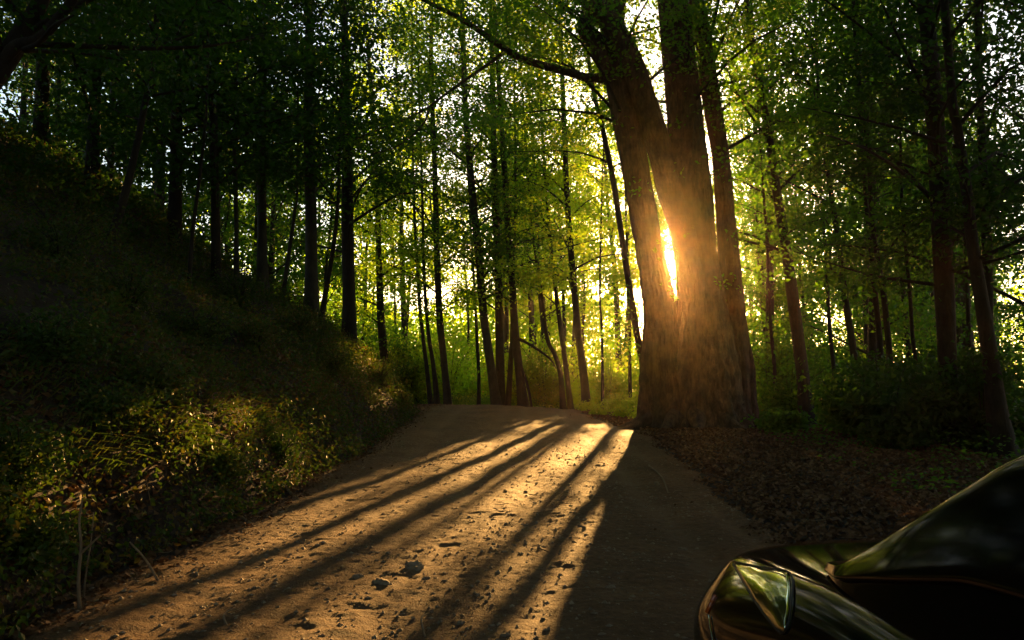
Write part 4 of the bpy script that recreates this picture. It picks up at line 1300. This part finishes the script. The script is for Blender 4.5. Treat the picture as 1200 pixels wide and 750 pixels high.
# ------------------------------------------------------------------ the car
def car():
    XC = 1.86
    root = thing("parked_car", "dark glossy car at the lower right, its bonnet and headlight showing", "car", (XC, 1.9, 0.0))
    org = np.array([XC, 1.9, 0.0])
    # stations: Y, halfwidth low, halfwidth shoulder, z bottom, z shoulder, z top(edge), z top(centre)
    st = [
        (4.20, .45, .40, .34, .60, .66, .69),
        (4.17, .70, .60, .24, .62, .72, .76),
        (4.05, .94, .80, .20, .66, .80, .85),
        (3.85, 1.03, .88, .19, .70, .845, .895),
        (3.50, 1.06, .91, .19, .755, .885, .94),
        (3.10, 1.02, .90, .19, .80, .925, .985),
        (2.70, .98, .885, .19, .84, .97, 1.015),
        (2.30, .96, .88, .19, .86, .985, 1.02),
        (1.50, .95, .88, .19, .87, .985, 1.02),
        (0.60, .95, .88, .19, .88, .99, 1.02),
        (-.20, .95, .86, .20, .88, 1.0, 1.05),
        (-.50, .90, .78, .24, .84, .98, 1.03),
        (-.60, .76, .62, .34, .76, .90, .95),
    ]
    V = []; prof = []
    for (Y, wl, ws, zb, zs, zt, zc) in st:
        half = [(0, zb), (wl * .8, zb), (wl * .97, zb + .06), (wl, zb + .25), (wl * .985, zs - .12), (ws * 1.05, zs), (ws * .97, (zs + zt) / 2 + .02), (ws * .86, zt), (ws * .5, zt + (zc - zt) * .7), (0, zc)]
        ring = [(x, z) for x, z in half] + [(-x, z) for x, z in half[-2:0:-1]]
        V += [(XC + x - org[0], Y - org[1], z) for x, z in ring]
        m_ = len(ring)
    ns = len(st); Q = []
    for i in range(ns - 1):
        for j in range(m_):
            j2 = (j + 1) % m_
            Q.append((i * m_ + j, (i + 1) * m_ + j, (i + 1) * m_ + j2, i * m_ + j2))
    # end caps as strips of quads
    for i, flip in ((0, False), (ns - 1, True)):
        for j in range(0, m_ // 2):
            a_ = i * m_ + j; b_ = i * m_ + j + 1; c_ = i * m_ + (m_ - j - 1) % m_; d_ = i * m_ + (m_ - j) % m_
            f_ = [a_, b_, c_, d_] if not flip else [d_, c_, b_, a_]
            f2 = []
            for v_ in f_:
                if v_ not in f2: f2.append(v_)
            if len(f2) >= 3: Q.append(tuple(f2))
    me = bpy.data.meshes.new("body"); me.from_pydata(V, [], Q); me.update()
    for p in me.polygons: p.use_smooth = True
    body = link("body", me, M['paint'], root)
    sb = body.modifiers.new("sub", 'SUBSURF'); sb.levels = 3; sb.render_levels = 3
    dg = bpy.context.evaluated_depsgraph_get(); dg.update()
    ev = body.evaluated_get(dg); em = ev.to_mesh()
    vs = [v.co + Vector(org) for v in em.vertices]
    bvh = BVHTree.FromPolygons(vs, [tuple(p.vertices) for p in em.polygons])

    def hit(px, py):
        d = Vector(pix_dir(px, py)).normalized()
        h = list(bvh.ray_cast(Vector((0, 0, CAMZ)), d))
        if h[0] is not None and h[1].dot(d) > 0: h[1] = -h[1]
        return h

    def patch(name, poly, mat, off=.006, nu=14, depth=.012, bulge=0.0, parent=root):
        """a quadrilateral region (four edge polylines' corners) laid on the body; poly = left and right polylines of equal length"""
        Lf, Rt = poly
        n_ = len(Lf); V = []; ok = True
        for i in range(n_):
            for k in range(nu + 1):
                f = k / nu
                px = Lf[i][0] * (1 - f) + Rt[i][0] * f; py = Lf[i][1] * (1 - f) + Rt[i][1] * f
                h = hit(px, py)
                if h[0] is None: return None
                e = bulge * math.sin(math.pi * f) * math.sin(math.pi * (i + .5) / n_) + .0012 * math.sin(i * 1.9 + 2 * f)
                V.append(h[0] + h[1] * (off + e) - Vector(org))
        top = len(V)
        for i in range(n_):
            for k in range(nu + 1):
                f = k / nu
                V.append(V[i * (nu + 1) + k] - Vector((0, 0, 0)) - bvh_n[0] * 0 if False else V[i * (nu + 1) + k].copy())
        Fs = []
        W_ = nu + 1
        for i in range(n_ - 1):
            for k in range(nu):
                Fs.append((i * W_ + k, i * W_ + k + 1, (i + 1) * W_ + k + 1, (i + 1) * W_ + k))
        me = bpy.data.meshes.new(name); me.from_pydata([tuple(v) for v in V[:top]], [], Fs); me.update()
        for p in me.polygons: p.use_smooth = True
        ob = link(name, me, mat, parent)
        so = ob.modifiers.new("thick", 'SOLIDIFY'); so.thickness = depth; so.offset = 0
        return ob

    def interp(poly, n_):
        poly = np.array(poly, float)
        d = np.concatenate([[0], np.cumsum(np.linalg.norm(np.diff(poly, axis=0), axis=1))])
        t = np.linspace(0, d[-1], n_)
        return list(zip(np.interp(t, d, poly[:, 0]), np.interp(t, d, poly[:, 1])))
    Lf = interp([(861, 661), (872, 680), (886, 703), (900, 722), (917, 740)], 16)
    Rt = interp([(888, 668), (925, 673), (927, 690), (926, 715), (921, 741)], 16)
    hl = patch("headlight", (Lf, Rt), M['lens'], off=.004, bulge=.012)
    if hl is not None: hl['label'] = "swept back headlight, its green leaf reflection tinted into the lens"

    def strip(name, line, wpx, mat, off=.006, parent=root):
        ln = interp(line, 18)
        wd = Wood(); pts = []
        for (x, y) in ln:
            h = hit(x, y)
            if h[0] is not None: pts.append(h[0] + h[1] * off)
        if len(pts) < 4: return
        wd.tube(pts, [wpx / F * 3.5 / 2] * len(pts), len(pts) * 2, 6)
        me = wd.mesh(name, org)
        return link(name, me, mat, parent)
    strip("headlight_trim", [(860, 662), (872, 683), (886, 706), (900, 725), (917, 744), (924, 738), (929, 715), (930, 690), (927, 670), (905, 668), (880, 664), (860, 659)], 2.2, M['trim'], .006)
    strip("side_marker", [(839, 698), (834, 707), (829, 718)], 4, M['amber'], .004)
    strip("chrome_strip", [(832, 722), (834, 735), (838, 755)], 2.0, M['chrome'], .006)
    # headlight inner ribs
    ev.to_mesh_clear()

    # greenhouse: windows (dark glass) as one lofted shell and roof, pillars over it
    gs = [  # Y, half width at belt, half width at top, z belt, z top edge, z top centre
        (2.92, .74, .72, .955, .97, .995),
        (2.68, .80, .765, .97, 1.01, 1.06),
        (2.32, .82, .70, .98, 1.22, 1.29),
        (1.98, .82, .61, .985, 1.435, 1.48),
        (1.76, .82, .595, .985, 1.49, 1.54),
        (1.30, .82, .59, .985, 1.51, 1.56),
        (0.60, .82, .59, .99, 1.50, 1.55),
        (0.20, .81, .58, .99, 1.43, 1.49),
        (-.15, .79, .58, 1.0, 1.22, 1.28),
        (-.42, .75, .58, 1.0, 1.02, 1.06),
    ]

    def gpt(i, a):   # a from 0 (belt) to 1 (roof edge) to 2 (centre)
        Y, wb, wt, zb, ze, zc = gs[i]
        if a <= 1: return (wb + (wt - wb) * a ** 1.2, Y, zb - .03 + (ze - zb + .03) * a)
        b = a - 1
        return (wt * (1 - b), Y, ze + (zc - ze) * math.sin(b * math.pi / 2))
    arr = [0, .33, .66, .9, 1.1, 1.4, 2.0]
    V = []; W_ = len(arr) * 2 - 1
    for i in range(len(gs)):
        row = [gpt(i, a) for a in arr]
        full = row + [(-x, y, z) for x, y, z in row[-2::-1]]
        V += [(x, y - org[1], z) for x, y, z in full]
    Q = [(i * W_ + j, i * W_ + j + 1, (i + 1) * W_ + j + 1, (i + 1) * W_ + j) for i in range(len(gs) - 1) for j in range(W_ - 1)]
    me = bpy.data.meshes.new("window_glass"); me.from_pydata(V, [], Q); me.update()
    for p in me.polygons: p.use_smooth = True
    gl = link("window_glass", me, M['glass'], root)
    sb = gl.modifiers.new("sub", 'SUBSURF'); sb.levels = 2; sb.render_levels = 2

    def shell(name, i0, i1, a0, a1, mat, off=.012, both=True, nn=8):
        V = []; Fs = []
        sides_ = (1, -1) if both else (1,)
        for s_ in sides_:
            b0 = len(V)
            idx = np.linspace(i0, i1, (i1 - i0) * 3 + 1)
            for t in idx:
                i = min(int(t), len(gs) - 2); f = t - i
                for k in range(nn + 1):
                    a = a0 + (a1 - a0) * k / nn
                    p = np.array(gpt(i, a)) * (1 - f) + np.array(gpt(i + 1, a)) * f
                    p[0] += off * (1 if a < 1 else max(0, 2 - a)); p[2] += off
                    V.append((s_ * p[0], p[1] - org[1], p[2]))
            for r_ in range(len(idx) - 1):
                for k in range(nn):
                    q_ = (b0 + r_ * (nn + 1) + k, b0 + r_ * (nn + 1) + k + 1, b0 + (r_ + 1) * (nn + 1) + k + 1, b0 + (r_ + 1) * (nn + 1) + k)
                    Fs.append(q_ if s_ > 0 else q_[::-1])
        me = bpy.data.meshes.new(name); me.from_pydata(V, [], Fs); me.update()
        for p in me.polygons: p.use_smooth = True
        ob = link(name, me, mat, root)
        so = ob.modifiers.new("thick", 'SOLIDIFY'); so.thickness = .02; so.offset = -1
        sb = ob.modifiers.new("sub", 'SUBSURF'); sb.levels = 1; sb.render_levels = 2
        return ob
    shell("pillar", 0, 9, .34, 1.16, M['paint'], .014)
    shell("roof", 4, 7, 1.1, 2.0, M['paint'], .014)
    # wheels
    for (wx, wy) in ((XC - .86, 3.25), (XC + .86, 3.25), (XC - .86, .55), (XC + .86, .55)):
        wh = bpy.data.objects.new("wheel", None); wh.location = (wx - org[0], wy - org[1], .33); col.objects.link(wh); wh.parent = root
        for nm, prof_, mt in (("tyre", [(-.10, .22), (-.11, .30), (-.08, .33), (.08, .33), (.11, .30), (.10, .22)], 'rubber'), ("rim", [(-.09, .222), (-.03, .19), (-.05, .05), (-.05, .0)], 'alloy')):
            V = []; Fs = []; n_ = 32
            for k in range(n_):
                t = k / n_ * 2 * math.pi
                for (x, r_) in prof_:
                    V.append((x * (1 if wx < XC else -1), r_ * math.cos(t), r_ * math.sin(t)))
            m2 = len(prof_)
            for k in range(n_):
                k2 = (k + 1) % n_
                for j in range(m2 - 1):
                    Fs.append((k * m2 + j, k2 * m2 + j, k2 * m2 + j + 1, k * m2 + j + 1))
            me = bpy.data.meshes.new(nm); me.from_pydata(V, [], Fs); me.update()
            for p in me.polygons: p.use_smooth = True
            link(nm, me, M[mt], wh)
    return root


car()

# ------------------------------------------------------------------ haze in the air of the wood
HAZE = 0.00024
if HAZE:
    m, n, o = new_mat("haze_air")
    pv = N(n, "ShaderNodeVolumePrincipled")
    pv.inputs['Color'].default_value = (1.0, 0.72, 0.46, 1)
    pv.inputs['Density'].default_value = HAZE
    pv.inputs['Anisotropy'].default_value = 0.92
    n.links.new(pv.outputs[0], o.inputs['Volume'])
    x, z0, z1 = 1600, -14, 44
    V = [(sx * x, sy * x, z) for z in (z0, z1) for sx, sy in ((-1, -1), (1, -1), (1, 1), (-1, 1))]
    me = bpy.data.meshes.new("haze")
    me.from_pydata(V, [], [(3, 2, 1, 0), (4, 5, 6, 7), (0, 1, 5, 4), (1, 2, 6, 5), (2, 3, 7, 6), (3, 0, 4, 7)])
    hz = link("haze", me, m)
    tag(hz, "thin warm evening haze in the air of the wood", kind='stuff')
